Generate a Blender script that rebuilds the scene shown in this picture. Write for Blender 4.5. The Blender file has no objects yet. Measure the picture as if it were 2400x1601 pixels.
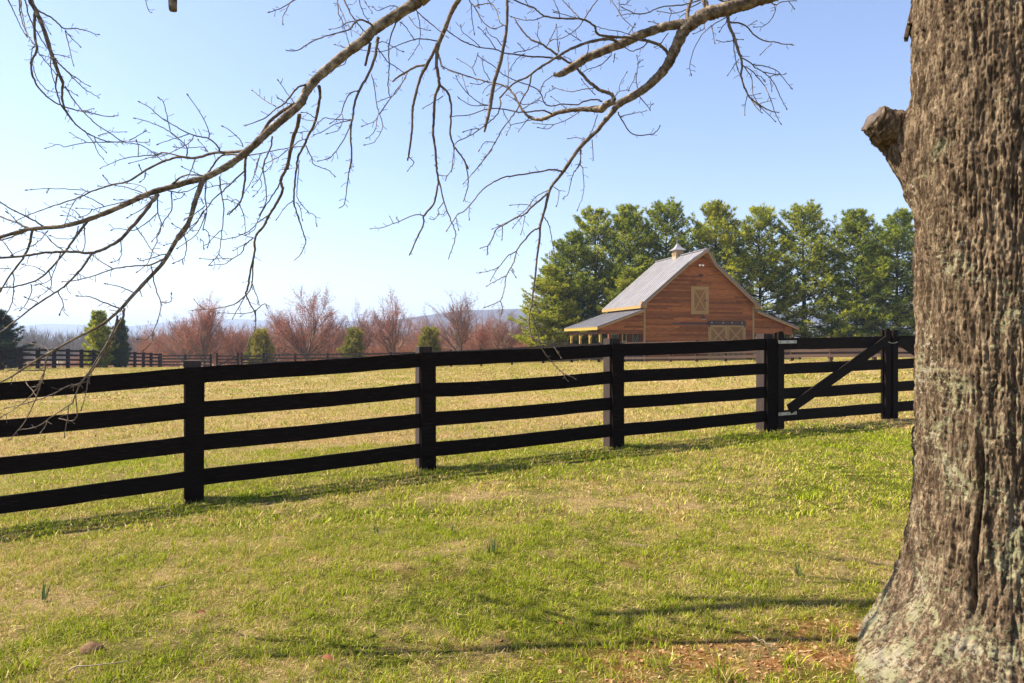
import bpy, math, random
import numpy as np
from mathutils import Vector, Matrix
random.seed(7); RNG = np.random.default_rng(7)
R = math.radians
scene = bpy.context.scene
COL = scene.collection

# ------------------------------------------------------------------ camera
cam_d = bpy.data.cameras.new('camera'); cam = bpy.data.objects.new('camera', cam_d); COL.objects.link(cam)
cam_d.sensor_width = 36; cam_d.lens = 24; cam_d.clip_start = 0.05; cam_d.clip_end = 20000
cam.location = (0, 0, 1.5); cam.rotation_euler = (R(90), 0, 0)
scene.camera = cam

# ------------------------------------------------------------------ world, sun, exposure
SUN_AZ = R(8); SUN_EL = R(49)          # azimuth: measured from -X towards +Y
sun_dir = Vector((-math.cos(SUN_AZ)*math.cos(SUN_EL), math.sin(SUN_AZ)*math.cos(SUN_EL), math.sin(SUN_EL)))
world = bpy.data.worlds.new('World'); scene.world = world; world.use_nodes = True
wn = world.node_tree.nodes; wl = world.node_tree.links
sky = wn.new('ShaderNodeTexSky'); sky.sky_type = 'NISHITA'; sky.sun_disc = False
sky.sun_elevation = SUN_EL; sky.sun_rotation = math.atan2(sun_dir.x, sun_dir.y)
sky.altitude = 150; sky.air_density = 1.0; sky.dust_density = 0.6; sky.ozone_density = 2.5
tint = wn.new('ShaderNodeMix'); tint.data_type = 'RGBA'; tint.blend_type = 'MULTIPLY'; tint.inputs[0].default_value = 1
wl.new(sky.outputs[0], tint.inputs[6]); tint.inputs[7].default_value = (1.05, 0.965, 0.995, 1)
bg = wn['Background']; wl.new(tint.outputs[2], bg.inputs[0]); bg.inputs[1].default_value = 0.094
sun_d = bpy.data.lights.new('sun', 'SUN'); sun = bpy.data.objects.new('sun', sun_d); COL.objects.link(sun)
sun_d.energy = 5.0; sun_d.angle = R(0.5); sun_d.color = (1.0, 0.92, 0.78)
sun.rotation_euler = sun_dir.to_track_quat('Z', 'Y').to_euler()
scene.view_settings.view_transform = 'Standard'; scene.view_settings.look = 'None'
scene.view_settings.gamma = 1; scene.view_settings.use_curve_mapping = False
scene.view_settings.exposure = 1.38
scene.cycles.max_bounces = 6; scene.cycles.transparent_max_bounces = 4
scene.cycles.volume_bounces = 0

# ------------------------------------------------------------------ helpers
F = 1600.0
def px(u, v, Y):                          # a point at distance Y along the view axis
    return Vector(((u-1200)/F*Y, Y, 1.5-(v-800)/F*Y))

def tag(o, label=None, cat=None, group=None, kind=None):
    if label: o['label'] = label
    if cat: o['category'] = cat
    if group: o['group'] = group
    if kind: o['kind'] = kind
    return o

def empty(name, loc, rz=0.0, parent=None):
    o = bpy.data.objects.new(name, None); COL.objects.link(o); o.location = loc; o.rotation_euler = (0, 0, rz)
    o.empty_display_size = 0.2
    if parent: o.parent = parent
    return o

def link_mesh(name, me, mat, parent=None):
    o = bpy.data.objects.new(name, me); COL.objects.link(o)
    if mat is not None and not me.materials: me.materials.append(mat)
    if parent is not None:
        o.parent = parent
    return o

class MB:
    def __init__(s): s.v = []; s.f = []
    def beam(s, p0, p1, w, h, side=None, up=(0, 0, 1)):
        """box from p0 to p1 (centre line); w along side axis, h along the up axis"""
        p0 = Vector(p0); p1 = Vector(p1); d = (p1-p0).normalized()
        if side is None:
            upv = Vector(up)
            if abs(d.dot(upv)) > 0.99: upv = Vector((0, 1, 0))
            sd = d.cross(upv).normalized()
        else:
            sd = Vector(side).normalized()
        u2 = sd.cross(d).normalized()
        b = len(s.v)
        for p in (p0, p1):
            for a, c in ((-1, -1), (1, -1), (1, 1), (-1, 1)):
                s.v.append(p + sd*(a*w/2) + u2*(c*h/2))
        s.f += [(b, b+1, b+2, b+3), (b+7, b+6, b+5, b+4)]
        for i in range(4):
            j = (i+1) % 4
            s.f.append((b+i, b+i+4, b+j+4, b+j))
        return s
    def box(s, x0, x1, y0, y1, z0, z1):
        b = len(s.v)
        for z in (z0, z1):
            s.v += [Vector((x0, y0, z)), Vector((x1, y0, z)), Vector((x1, y1, z)), Vector((x0, y1, z))]
        s.f += [(b+3, b+2, b+1, b), (b+4, b+5, b+6, b+7)]
        for i in range(4):
            j = (i+1) % 4
            s.f.append((b+i, b+j, b+j+4, b+i+4))
        return s
    def prism(s, poly, axis, a, b_):
        """poly: list of 2d points (x,z) extruded along y from a to b_ (axis 'y'), or (y,z) along x"""
        n = len(poly); b = len(s.v)
        for t in (a, b_):
            for p in poly:
                s.v.append(Vector((p[0], t, p[1])) if axis == 'y' else Vector((t, p[0], p[1])))
        s.f.append(tuple(range(b, b+n))); s.f.append(tuple(range(b+2*n-1, b+n-1, -1)))
        for i in range(n):
            j = (i+1) % n
            s.f.append((b+i, b+i+n, b+j+n, b+j))
        return s
    def cyl(s, p0, p1, r0, r1, n=8):
        p0 = Vector(p0); p1 = Vector(p1); d = (p1-p0).normalized()
        a = Vector((1, 0, 0)) if abs(d.x) < 0.9 else Vector((0, 1, 0))
        e1 = d.cross(a).normalized(); e2 = d.cross(e1); b = len(s.v)
        for p, r in ((p0, r0), (p1, r1)):
            for i in range(n):
                t = 2*math.pi*i/n
                s.v.append(p + e1*(r*math.cos(t)) + e2*(r*math.sin(t)))
        s.f.append(tuple(range(b, b+n))); s.f.append(tuple(range(b+2*n-1, b+n-1, -1)))
        for i in range(n):
            j = (i+1) % n
            s.f.append((b+i, b+i+n, b+j+n, b+j))
        return s
    def mesh(s, name, smooth=False):
        me = bpy.data.meshes.new(name); me.from_pydata([tuple(v) for v in s.v], [], s.f)
        me.update()
        if smooth:
            me.polygons.foreach_set('use_smooth', [True]*len(me.polygons))
        import bmesh
        bm = bmesh.new(); bm.from_mesh(me); bmesh.ops.recalc_face_normals(bm, faces=bm.faces); bm.to_mesh(me); bm.free()
        return me
    def build(s, name, mat, parent=None, smooth=False):
        return link_mesh(name, s.mesh(name, smooth), mat, parent)

def np_mesh(name, V, T, smooth=False, attrs=None):
    """V (n,3), T (m,3) or (m,4)"""
    me = bpy.data.meshes.new(name); k = T.shape[1]; m = len(T)
    me.vertices.add(len(V)); me.vertices.foreach_set('co', np.ascontiguousarray(V, dtype=np.float32).ravel())
    me.loops.add(m*k); me.loops.foreach_set('vertex_index', np.ascontiguousarray(T, dtype=np.int32).ravel())
    me.polygons.add(m); me.polygons.foreach_set('loop_start', np.arange(0, m*k, k, dtype=np.int32))
    me.polygons.foreach_set('loop_total', np.full(m, k, dtype=np.int32))
    if smooth: me.polygons.foreach_set('use_smooth', np.ones(m, dtype=bool))
    if attrs:
        for an, arr in attrs.items():
            at = me.attributes.new(an, 'FLOAT', 'POINT'); at.data.foreach_set('value', np.ascontiguousarray(arr, dtype=np.float32))
    me.update(calc_edges=True); me.validate()
    return me

def vnoise(P, seed=0):
    """value noise in 3-D, P (n,3) -> 0..1"""
    P = np.asarray(P, dtype=np.float64); i = np.floor(P).astype(np.int64); f = P-i; f = f*f*(3-2*f)
    def h(a, b, c):
        n = (a*374761393 + b*668265263 + c*2147483647 + seed*974634777) & 0xFFFFFFFF
        n = ((n ^ (n >> 13))*1274126177) & 0xFFFFFFFF
        return ((n ^ (n >> 16)) & 0xFFFF)/65535.0
    r = 0
    for dx in (0, 1):
        for dy in (0, 1):
            for dz in (0, 1):
                w = (f[:, 0] if dx else 1-f[:, 0])*(f[:, 1] if dy else 1-f[:, 1])*(f[:, 2] if dz else 1-f[:, 2])
                r = r + w*h(i[:, 0]+dx, i[:, 1]+dy, i[:, 2]+dz)
    return r
def fbm(P, o=4, seed=0):
    P = np.asarray(P, float); a = 0.5; s = 0; t = 0
    for k in range(o):
        s = s + a*vnoise(P*(2.03**k), seed+k); t += a; a *= 0.5
    return s/t

# ------------------------------------------------------------------ materials
class NT:
    def __init__(s, name, rough=0.8, spec=0.3):
        s.m = bpy.data.materials.new(name); s.m.use_nodes = True; s.n = s.m.node_tree.nodes; s.l = s.m.node_tree.links
        s.b = s.n['Principled BSDF']; s.b.inputs['Roughness'].default_value = rough
        s.b.inputs['Specular IOR Level'].default_value = spec
        s.out = s.n['Material Output']
    def coord(s, kind='Object', scale=(1, 1, 1)):
        if kind == 'World':
            g = s.n.new('ShaderNodeNewGeometry'); src = g.outputs['Position']
        else:
            g = s.n.new('ShaderNodeTexCoord'); src = g.outputs[kind]
        mp = s.n.new('ShaderNodeMapping'); s.l.new(src, mp.inputs[0]); mp.inputs['Scale'].default_value = scale
        return mp.outputs[0]
    def noise(s, vec, scale=5, detail=4, rough=0.55, dist=0):
        t = s.n.new('ShaderNodeTexNoise'); s.l.new(vec, t.inputs['Vector']); t.inputs['Scale'].default_value = scale
        t.inputs['Detail'].default_value = detail; t.inputs['Roughness'].default_value = rough; t.inputs['Distortion'].default_value = dist
        return t.outputs['Fac']
    def ramp(s, fac, stops, interp='LINEAR'):
        r = s.n.new('ShaderNodeValToRGB'); s.l.new(fac, r.inputs[0]); cr = r.color_ramp; cr.interpolation = interp
        while len(cr.elements) < len(stops): cr.elements.new(0.5)
        for e, (p, c) in zip(cr.elements, stops):
            e.position = p; e.color = (c[0], c[1], c[2], 1) if isinstance(c, (tuple, list)) else (c, c, c, 1)
        return r.outputs[0]
    def mix(s, fac, a, b, mode='MIX'):
        x = s.n.new('ShaderNodeMix'); x.data_type = 'RGBA'; x.blend_type = mode
        for sock, val in ((x.inputs[0], fac), (x.inputs[6], a), (x.inputs[7], b)):
            if hasattr(val, 'is_linked') or isinstance(val, bpy.types.NodeSocket): s.l.new(val, sock)
            elif isinstance(val, (tuple, list)): sock.default_value = (*val[:3], 1)
            else: sock.default_value = val
        return x.outputs[2]
    def math(s, op, a, b=0.0, clamp=False):
        x = s.n.new('ShaderNodeMath'); x.operation = op; x.use_clamp = clamp
        for sock, val in ((x.inputs[0], a), (x.inputs[1], b)):
            if isinstance(val, bpy.types.NodeSocket): s.l.new(val, sock)
            else: sock.default_value = val
        return x.outputs[0]
    def attr(s, name, typ='GEOMETRY'):
        a = s.n.new('ShaderNodeAttribute'); a.attribute_name = name; a.attribute_type = typ
        return a.outputs['Fac']
    def objrand(s):
        return s.n.new('ShaderNodeObjectInfo').outputs['Random']
    def color(s, c):
        if isinstance(c, bpy.types.NodeSocket): s.l.new(c, s.b.inputs['Base Color'])
        else: s.b.inputs['Base Color'].default_value = (*c, 1)
        return s
    def bump(s, h, strength=0.5, dist=0.01):
        b = s.n.new('ShaderNodeBump'); s.l.new(h, b.inputs['Height']); b.inputs['Strength'].default_value = strength
        b.inputs['Distance'].default_value = dist; s.l.new(b.outputs[0], s.b.inputs['Normal']); return s
    def translucent(s, col, fac=0.35):
        t = s.n.new('ShaderNodeBsdfTranslucent'); m = s.n.new('ShaderNodeMixShader'); m.inputs[0].default_value = fac
        if isinstance(col, bpy.types.NodeSocket): s.l.new(col, t.inputs[0])
        else: t.inputs[0].default_value = (*col, 1)
        s.l.new(s.b.outputs[0], m.inputs[1]); s.l.new(t.outputs[0], m.inputs[2]); s.l.new(m.outputs[0], s.out.inputs[0]); return s

def wood_mat(name, c0, c1, rough=0.75, grain=(2, 2, 30), bump=0.3, varied=0.25, spec=0.3):
    t = NT(name, rough, spec); v = t.coord('Object', grain); n = t.noise(v, 3, 5, 0.6)
    c = t.ramp(n, [(0.3, c0), (0.7, c1)])
    r = t.objrand(); k = t.ramp(r, [(0, 1-varied), (1, 1+varied)])
    c = t.mix(1.0, c, k, 'MULTIPLY'); t.color(c); t.bump(n, bump, 0.004); return t.m

M = {}
M['fence_black'] = wood_mat('fence_black_paint', (0.003, 0.002, 0.0016), (0.013, 0.008, 0.006), 0.9, (3, 3, 40), 0.4, 0.2, 0.06)
M['fence_post'] = wood_mat('fence_post_wood', (0.03, 0.019, 0.015), (0.07, 0.047, 0.038), 0.9, (25, 25, 2), 0.4)
t = NT('fence_black_worn', 0.9, 0.06); n = t.noise(t.coord('Object', (3, 3, 45)), 3, 6, 0.65)
t.color(t.ramp(n, [(0.3, (0.003, 0.002, 0.0016)), (0.62, (0.012, 0.0075, 0.006)), (0.70, (0.05, 0.034, 0.026))])); t.bump(n, .5, .004); M['fence_black'] = t.m
M['gate_wood'] = wood_mat('gate_dark_wood', (0.007, 0.0045, 0.0035), (0.022, 0.014, 0.010), 0.85, (3, 3, 40), 0.4, 0.2, 0.1)
M['far_black'] = wood_mat('far_fence_paint', (0.008, 0.005, 0.004), (0.022, 0.014, 0.011), 0.8, (3, 3, 20), 0.1, 0.2, 0.1)
M['far_brown'] = wood_mat('sunlit_brown_fence', (0.035, 0.022, 0.016), (0.10, 0.064, 0.045), 0.85, (3, 3, 20), 0.2, 0.35, 0.1)  # lighter brown puts the sunlight on dark fence boards into their colour
M['cedar'] = wood_mat('cedar_siding', (0.145, 0.044, 0.013), (0.34, 0.128, 0.036), 0.7, (0.7, 5, 9), 0.15, 0.38, 0.15)
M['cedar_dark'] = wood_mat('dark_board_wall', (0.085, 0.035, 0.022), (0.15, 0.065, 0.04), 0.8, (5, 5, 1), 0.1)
M['trim'] = wood_mat('tan_trim', (0.27, 0.165, 0.055), (0.36, 0.225, 0.085), 0.7, (2, 2, 4), 0.1, 0.08)
M['yellow'] = wood_mat('sunlit_yellow_trim', (0.30, 0.20, 0.035), (0.40, 0.28, 0.06), 0.7, (2, 2, 4), 0.1, 0.08)  # brighter copy of the trim: sunlight on the left porch painted in
M['pine_door'] = wood_mat('pine_door', (0.18, 0.085, 0.026), (0.26, 0.13, 0.045), 0.7, (8, 8, 1), 0.1, 0.1)
t = NT('roof_metal', 0.45, 0.4); v = t.coord('Object', (1, 1, 1)); n = t.noise(v, 1.5, 4)
t.color(t.mix(1.0, t.ramp(n, [(0.3, (0.235, 0.22, 0.225)), (0.7, (0.30, 0.28, 0.28))]), t.ramp(t.objrand(), [(0, 0.92), (1, 1.05)]), 'MULTIPLY')); t.b.inputs['Metallic'].default_value = 0.15; M['roof'] = t.m
t = NT('roof_edge_metal', 0.5, 0.4); t.color((0.16, 0.13, 0.125)); M['roof_edge'] = t.m
t = NT('dark_metal', 0.5, 0.4); t.color((0.03, 0.028, 0.035)); M['dark_metal'] = t.m
t = NT('pale_metal', 0.4, 0.5); v = t.coord('Object', (20, 20, 20)); t.color(t.ramp(t.noise(v, 3, 3), [(0.3, (0.34, 0.32, 0.26)), (0.7, (0.5, 0.48, 0.40))])); t.b.inputs['Metallic'].default_value = 0.3; M['pale_metal'] = t.m
t = NT('white_paint', 0.5); t.color((0.75, 0.72, 0.66)); M['white'] = t.m
t = NT('cupola_paint', 0.7); t.color((0.34, 0.27, 0.19)); M['cupola'] = t.m
t = NT('window_glass', 0.1, 0.5); t.color((0.02, 0.025, 0.03)); M['glass'] = t.m
t = NT('lamp_glass', 0.2, 0.5); t.color((0.85, 0.85, 0.82)); M['lampglass'] = t.m

# ground
t = NT('meadow_ground', 0.95, 0.05); vw = t.coord('World')
big = t.noise(vw, 0.35, 5, 0.6, 0.4); mid = t.noise(vw, 2.6, 5, 0.65); fine = t.noise(vw, 38, 6, 0.75); fib = t.noise(t.coord('World', (14, 60, 14)), 3, 4, 0.7)
green = t.ramp(fine, [(0.3, (0.02, 0.022, 0.003)), (0.5, (0.09, 0.10, 0.010)), (0.7, (0.24, 0.23, 0.03))])
straw = t.ramp(fib, [(0.3, (0.10, 0.055, 0.022)), (0.5, (0.38, 0.26, 0.11)), (0.7, (0.70, 0.53, 0.27))])
gm = t.ramp(t.math('ADD', t.math('MULTIPLY', big, 0.55), t.math('MULTIPLY', mid, 0.45)), [(0.41, 0.0), (0.51, 1.0)])
farm = t.attr('straw')                      # the field beyond the fence is mostly dry
gm2 = t.math('MULTIPLY', gm, t.math('SUBTRACT', 1.0, t.math('MULTIPLY', farm, 0.72)))
gm2 = t.math('SUBTRACT', gm2, t.attr('dry'), True)
base = t.mix(gm2, straw, green)
soil = t.ramp(t.noise(vw, 22, 6, 0.7), [(0.36, (0.13, 0.05, 0.016)), (0.5, (0.34, 0.155, 0.05)), (0.66, (0.56, 0.36, 0.17))])
sm = t.math('MULTIPLY', t.attr('bare'), t.ramp(t.noise(vw, 5, 4, 0.6), [(0.35, 0.0), (0.55, 1.0)]), True)
base = t.mix(sm, base, soil)
t.color(base); t.bump(t.math('ADD', fine, t.noise(vw, 110, 4, 0.8)), 1.0, 0.035); M['ground'] = t.m

def blade_mat(name, greens, straws, thr, spread=0.10, transl=0.35):
    t = NT(name, 0.7, 0.1); vw = t.coord('World')
    big = t.noise(vw, 0.35, 5, 0.6, 0.4); mid = t.noise(vw, 2.6, 5, 0.65)
    m0 = t.math('ADD', t.math('MULTIPLY', big, 0.55), t.math('MULTIPLY', mid, 0.45))
    r = t.attr('rnd')
    m1 = t.math('ADD', m0, t.math('MULTIPLY', t.math('SUBTRACT', r, 0.5), 0.36))
    g = t.ramp(t.math('FRACT', t.math('MULTIPLY', r, 7.3)), [(0, greens[0]), (0.5, greens[1]), (1, greens[2])])
    s = t.ramp(t.math('FRACT', t.math('MULTIPLY', r, 5.1)), [(0, straws[0]), (0.5, straws[1]), (1, straws[2])])
    f = t.ramp(m1, [(thr-spread/2, 0.0), (thr+spread/2, 1.0)])
    c = t.mix(f, s, g); t.color(c); t.translucent(c, transl); return t.m
G3 = ((0.09, 0.14, 0.004), (0.28, 0.345, 0.010), (0.54, 0.56, 0.035)); S3 = ((0.20, 0.115, 0.04), (0.54, 0.37, 0.14), (0.86, 0.66, 0.32))
M['blade'] = blade_mat('grass_blades', G3, S3, 0.448)
M['blade_far'] = blade_mat('field_grass_blades', G3, S3, 0.565, 0.12)

def leaf_mat(name, c0, c1, c2, transl=0.3, scale=0.8):
    t = NT(name, 0.6, 0.2); n = t.noise(t.coord('World'), scale, 3, 0.6); r = t.attr('rnd')
    x = t.math('ADD', t.math('MULTIPLY', n, 0.55), t.math('MULTIPLY', r, 0.45))
    c = t.ramp(x, [(0.32, c0), (0.5, c1), (0.68, c2)])
    c = t.mix(1.0, c, t.ramp(t.objrand(), [(0, (0.82, 0.88, 0.9)), (1, (1.2, 1.12, 0.9))]), 'MULTIPLY')
    t.color(c); t.translucent(c, transl); return t.m
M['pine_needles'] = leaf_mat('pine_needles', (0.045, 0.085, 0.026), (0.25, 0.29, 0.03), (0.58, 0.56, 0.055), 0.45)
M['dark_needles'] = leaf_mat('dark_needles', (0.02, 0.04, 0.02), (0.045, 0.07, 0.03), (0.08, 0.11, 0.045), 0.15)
M['cedar_leaves'] = leaf_mat('shrub_leaves', (0.12, 0.12, 0.03), (0.24, 0.22, 0.045), (0.38, 0.33, 0.07), 0.3)
M['maple_buds'] = leaf_mat('red_buds', (0.26, 0.080, 0.05), (0.42, 0.155, 0.105), (0.56, 0.28, 0.21), 0.35)
M['scrub_twigs'] = leaf_mat('red_scrub_twigs', (0.17, 0.072, 0.045), (0.29, 0.13, 0.082), (0.38, 0.20, 0.135), 0.15, 0.12)
M['wood_twigs'] = leaf_mat('grey_wood_twigs', (0.11, 0.085, 0.075), (0.19, 0.15, 0.13), (0.28, 0.23, 0.20), 0.1, 0.05)
t = NT('pine_bark', 0.9, 0.1); t.color((0.06, 0.045, 0.035)); M['pine_bark'] = t.m
t = NT('maple_twig_bark', 0.9, 0.1); t.color((0.19, 0.135, 0.105)); M['maple_bark'] = t.m
t = NT('hill_woods', 1.0, 0.0); n = t.noise(t.coord('World', (1, 1, 1)), 0.03, 6, 0.8)
t.color(t.ramp(n, [(0.3, (0.03, 0.035, 0.05)), (0.7, (0.11, 0.09, 0.095))])); M['hill'] = t.m

# bark of the big tree
def bark_mat(name, lichen=1.0, fine=1.0):
    t = NT(name, 0.9, 0.1); vo = t.coord('Object')
    st = t.coord('Object', (1, 1, 0.22))
    n1 = t.noise(st, 42*fine, 8, 0.75, 0.6); n2 = t.noise(vo, 90*fine, 4, 0.7)
    c = t.ramp(n1, [(0.32, (0.014, 0.009, 0.006)), (0.49, (0.115, 0.075, 0.044)), (0.65, (0.41, 0.30, 0.185))])
    if lichen > 0:
        la = t.noise(vo, 3.2, 5, 0.65, 0.3); lb = t.noise(vo, 45, 4, 0.7)
        sp = t.n.new('ShaderNodeSeparateXYZ'); t.l.new(t.coord('Object'), sp.inputs[0])
        hi = t.math('MULTIPLY', t.math('SUBTRACT', 1.7, sp.outputs[2]), 0.030)      # more lichen low on the trunk
        m = t.math('ADD', t.math('ADD', t.math('MULTIPLY', la, 0.55), t.math('MULTIPLY', lb, 0.45)), hi)
        m = t.ramp(m, [(0.56, 0.0), (0.585, .62*lichen)])
        lc = t.ramp(t.noise(vo, 7, 4, 0.6), [(0.35, (0.14, 0.14, 0.085)), (0.5, (0.37, 0.36, 0.19)), (0.65, (0.46, 0.40, 0.29))])
        c = t.mix(m, c, lc)
    t.color(c); t.bump(t.math('ADD', n1, t.math('MULTIPLY', n2, 0.5)), 1.0, 0.02); return t.m
M['bark'] = bark_mat('old_bark', 1.0)
t = NT('limb_bark', 0.85, 0.1); n = t.noise(t.coord('World'), 22, 6, 0.7)
t.color(t.ramp(n, [(0.33, (0.05, 0.033, 0.022)), (0.5, (0.18, 0.13, 0.085)), (0.67, (0.42, 0.34, 0.24))])); t.bump(n, 0.9, 0.012); M['limb_bark'] = t.m
t = NT('twig_bark', 0.8, 0.2); n = t.noise(t.coord('World'), 25, 4, 0.7)
t.color(t.ramp(n, [(0.3, (0.06, 0.04, 0.028)), (0.55, (0.17, 0.125, 0.09)), (0.8, (0.36, 0.29, 0.21))])); t.bump(n, 0.6, 0.004); M['twig'] = t.m
t = NT('cut_wood', 0.8, 0.1); n = t.noise(t.coord('Object', (20, 20, 20)), 2, 4); t.color(t.ramp(n, [(0.3, (0.05, 0.035, 0.028)), (0.7, (0.15, 0.115, 0.09))])); M['cut'] = t.m
t = NT('bare_heartwood', 0.8, 0.1); n = t.noise(t.coord('Object', (30, 30, 5)), 2, 4); t.color(t.ramp(n, [(0.3, (0.14, 0.06, 0.03)), (0.7, (0.40, 0.20, 0.10))])); M['heart'] = t.m

# ------------------------------------------------------------------ ground height
CP = np.array([(-6, -4, -.1), (6, -4, 0), (0, 0, 0), (0, 3, 0), (-3, 3, -.06), (2.4, 3.2, .0), (-5.3, 5.62, -.21), (-3.07, 6.6, -.05), (-.93, 7.54, .08), (1.31, 8.53, .175),
    (3.66, 9.56, .242), (5.48, 10.4, .275), (9, 12, .33), (-8.5, 4.2, -.42), (-9, 14, -.22), (0, 22, .12), (10, 24, .35), (-14, 28, -.3),
    (-33, 44, -.37), (-37, 70, -1.2), (-26, 66, -1.1), (-10, 57, -.79), (-2.3, 52, -.45), (4.2, 49, -.05), (7.6, 46, .07), (16.6, 31.2, .58),
    (9.66, 50, 0), (18.5, 52, .05), (25, 55, .15), (12, 68, -.1), (35, 70, .3), (60, 60, .6), (-60, 40, -.8), (-60, 100, -2.8), (0, 100, -2.6), (50, 110, -1), (0, -30, 0), (-40, -20, -.6), (40, -20, .4)], float)
def _tps(d): return d*d*np.log(d+1e-9)
def _fit():
    P = CP[:, :2]; n = len(P); D = np.linalg.norm(P[:, None]-P[None], axis=2)
    K = _tps(D)+np.eye(n)*2.0; A = np.zeros((n+3, n+3)); A[:n, :n] = K; A[:n, n] = 1; A[:n, n+1:] = P; A[n, :n] = 1; A[n+1:, :n] = P.T
    b = np.zeros(n+3); b[:n] = CP[:, 2]; return np.linalg.solve(A, b)
_W = _fit()
def gz(x, y):
    x = np.atleast_1d(np.asarray(x, float)); y = np.atleast_1d(np.asarray(y, float)); n = len(CP)
    d = np.sqrt((x[:, None]-CP[None, :, 0])**2 + (y[:, None]-CP[None, :, 1])**2)
    z = _tps(d) @ _W[:n] + _W[n] + _W[n+1]*x + _W[n+2]*y
    r = np.sqrt(x*x+y*y); w = np.clip((r-90)/90, 0, 1); w = w*w*(3-2*w)
    z = np.where(r > 180, 0, z)
    far = -5 - 6*np.clip((r-150)/400, 0, 1)
    return z*(1-w)+far*w
def g1(x, y): return float(gz(x, y)[0])

def straw_attr(x, y):
    # distance beyond the near fence line
    d = (y-6.6-0.44*(x+3.07))
    return np.clip((d+0.3)/3.0, 0, 1)
def bare_attr(x, y):
    b = np.zeros_like(x)
    for cx, cy, rx, ry, s in ((1.15, 3.22, .85, .22, 1.25), (1.75, 3.5, .5, .16, 1.1), (0.6, 3.05, .3, .12, 1.0), (2.4, 2.9, .8, .5, 1.0), (-2.7, 10.2, 1.6, .25, .75),
        (-.6, 4.35, .5, .12, .35), (.9, 4.6, .3, .1, .5), (-.15, 3.35, .25, .06, .6), (-1.3, 3.2, .2, .07, .5), (.55, 3.45, .1, .05, .7)):
        b = np.maximum(b, s*np.exp(-(((x-cx)/rx)**2+((y-cy)/ry)**2)))
    return b
def dry_attr(x, y):
    b = np.zeros_like(x)
    for cx, cy, rx, ry, s in ((-.56, 4.78, .30, .09, 1.2), (-.80, 4.52, .22, .08, 1.1), (-.30, 4.95, .18, .06, .9), (-.03, 5.5, .28, .08, .9), (-1.06, 5.3, .25, .08, .8), (-.43, 6.25, .9, .22, .8),
        (.9, 5.95, .9, .2, .7), (-2.9, 4.1, .5, .16, .8), (-2.2, 4.5, .3, .1, .6), (-2.2, 5.2, .6, .12, .7), (1.9, 6.6, .7, .2, .5), (-1.9, 3.45, .3, .07, .6), (.1, 3.75, .2, .05, .6)):
        b = np.maximum(b, s*np.exp(-(((x-cx)/rx)**2+((y-cy)/ry)**2)))
    return b
# polar-ish grid: rows at geometric distances
ys = np.concatenate([np.linspace(-60, 1.5, 24), 1.5*np.power(9000/1.5, np.linspace(0, 1, 300))[1:]])
ts = np.linspace(-1, 1, 181)
GX = []; GY = []
for y in ys:
    half = max(80, abs(y)*1.6) if y > 60 else (80 if y < 1.5 else 12+y*1.25)
    tt = np.sign(ts)*np.abs(ts)**1.3 if y < 60 else ts
    GX.append(tt*half); GY.append(np.full_like(ts, y))
GX = np.array(GX); GY = np.array(GY); nx, ny = GX.shape[1], GX.shape[0]
xf, yf = GX.ravel(), GY.ravel(); zf = gz(xf, yf)
bump_z = (fbm(np.c_[xf*1.2, yf*1.2, xf*0], 3, 5)-.5)*0.05*np.clip(1-np.abs(yf)/60, 0, 1)
I, J = np.meshgrid(np.arange(ny-1), np.arange(nx-1), indexing='ij'); q = (I*nx+J).ravel()
me = np_mesh('meadow_ground', np.c_[xf, yf, zf+bump_z], np.c_[q, q+1, q+nx+1, q+nx], True, {'straw': straw_attr(xf, yf), 'bare': bare_attr(xf, yf), 'dry': dry_attr(xf, yf)})
ground = tag(link_mesh('grass_ground', me, M['ground']), kind='structure')

# ------------------------------------------------------------------ hills and haze
def hill(name, y0, x0, x1, prof, depth, seed, n=160):
    xs = np.linspace(x0, x1, n); rows = []
    for k, (t_, hh) in enumerate(((-1, 0), (-.6, .45), (-.3, .8), (0, 1), (.4, .7), (1, 0))):
        yy = y0+depth*t_*.5 + 0*xs
        p = np.interp(xs, prof[:, 0], prof[:, 1])
        nz = fbm(np.c_[xs/(depth*.5), yy/(depth*.5), xs*0+seed], 5, seed)-.5
        z = -12 + (p+12)*hh + nz*(.22*np.abs(p)+8)*(hh > 0)
        rows.append(np.c_[xs, yy, z])
    V = np.concatenate(rows); m = len(rows); I, J = np.meshgrid(np.arange(m-1), np.arange(n-1), indexing='ij'); q = (I*n+J).ravel()
    return tag(link_mesh(name, np_mesh(name, V, np.c_[q, q+1, q+n+1, q+n], True), M['hill']), kind='structure')
def prof(Y, pts): return np.array([((u-1200)/F*Y, 1.5-(v-800)/F*Y) for u, v in pts])
hill('hills', 3600, -4200, 4200, prof(3600, [(-600, 770), (-200, 765), (30, 766), (100, 756), (200, 758), (300, 762), (400, 752), (560, 750), (700, 758), (900, 752), (1100, 745), (1400, 750), (2000, 748), (3000, 760)]), 1500, 3, 300)
hill('hills', 1500, -900, 2200, prof(1500, [(200, 800), (500, 790), (750, 778), (900, 752), (1000, 736), (1080, 722), (1160, 718), (1240, 716), (1400, 722), (1700, 730), (2200, 735), (3500, 760)]), 700, 9, 260)
hz = NT('haze_air'); hz.n.remove(hz.b)
pv = hz.n.new('ShaderNodeVolumePrincipled'); pv.inputs['Color'].default_value = (0.62, 0.76, 1.0, 1); pv.inputs['Density'].default_value = 0.00036
pv.inputs['Anisotropy'].default_value = 0.2
hz.l.new(pv.outputs[0], hz.out.inputs['Volume'])
tag(MB().box(-9000, 9000, -90, 9200, -26, 200).build('haze', hz.m), kind='stuff')

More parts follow.
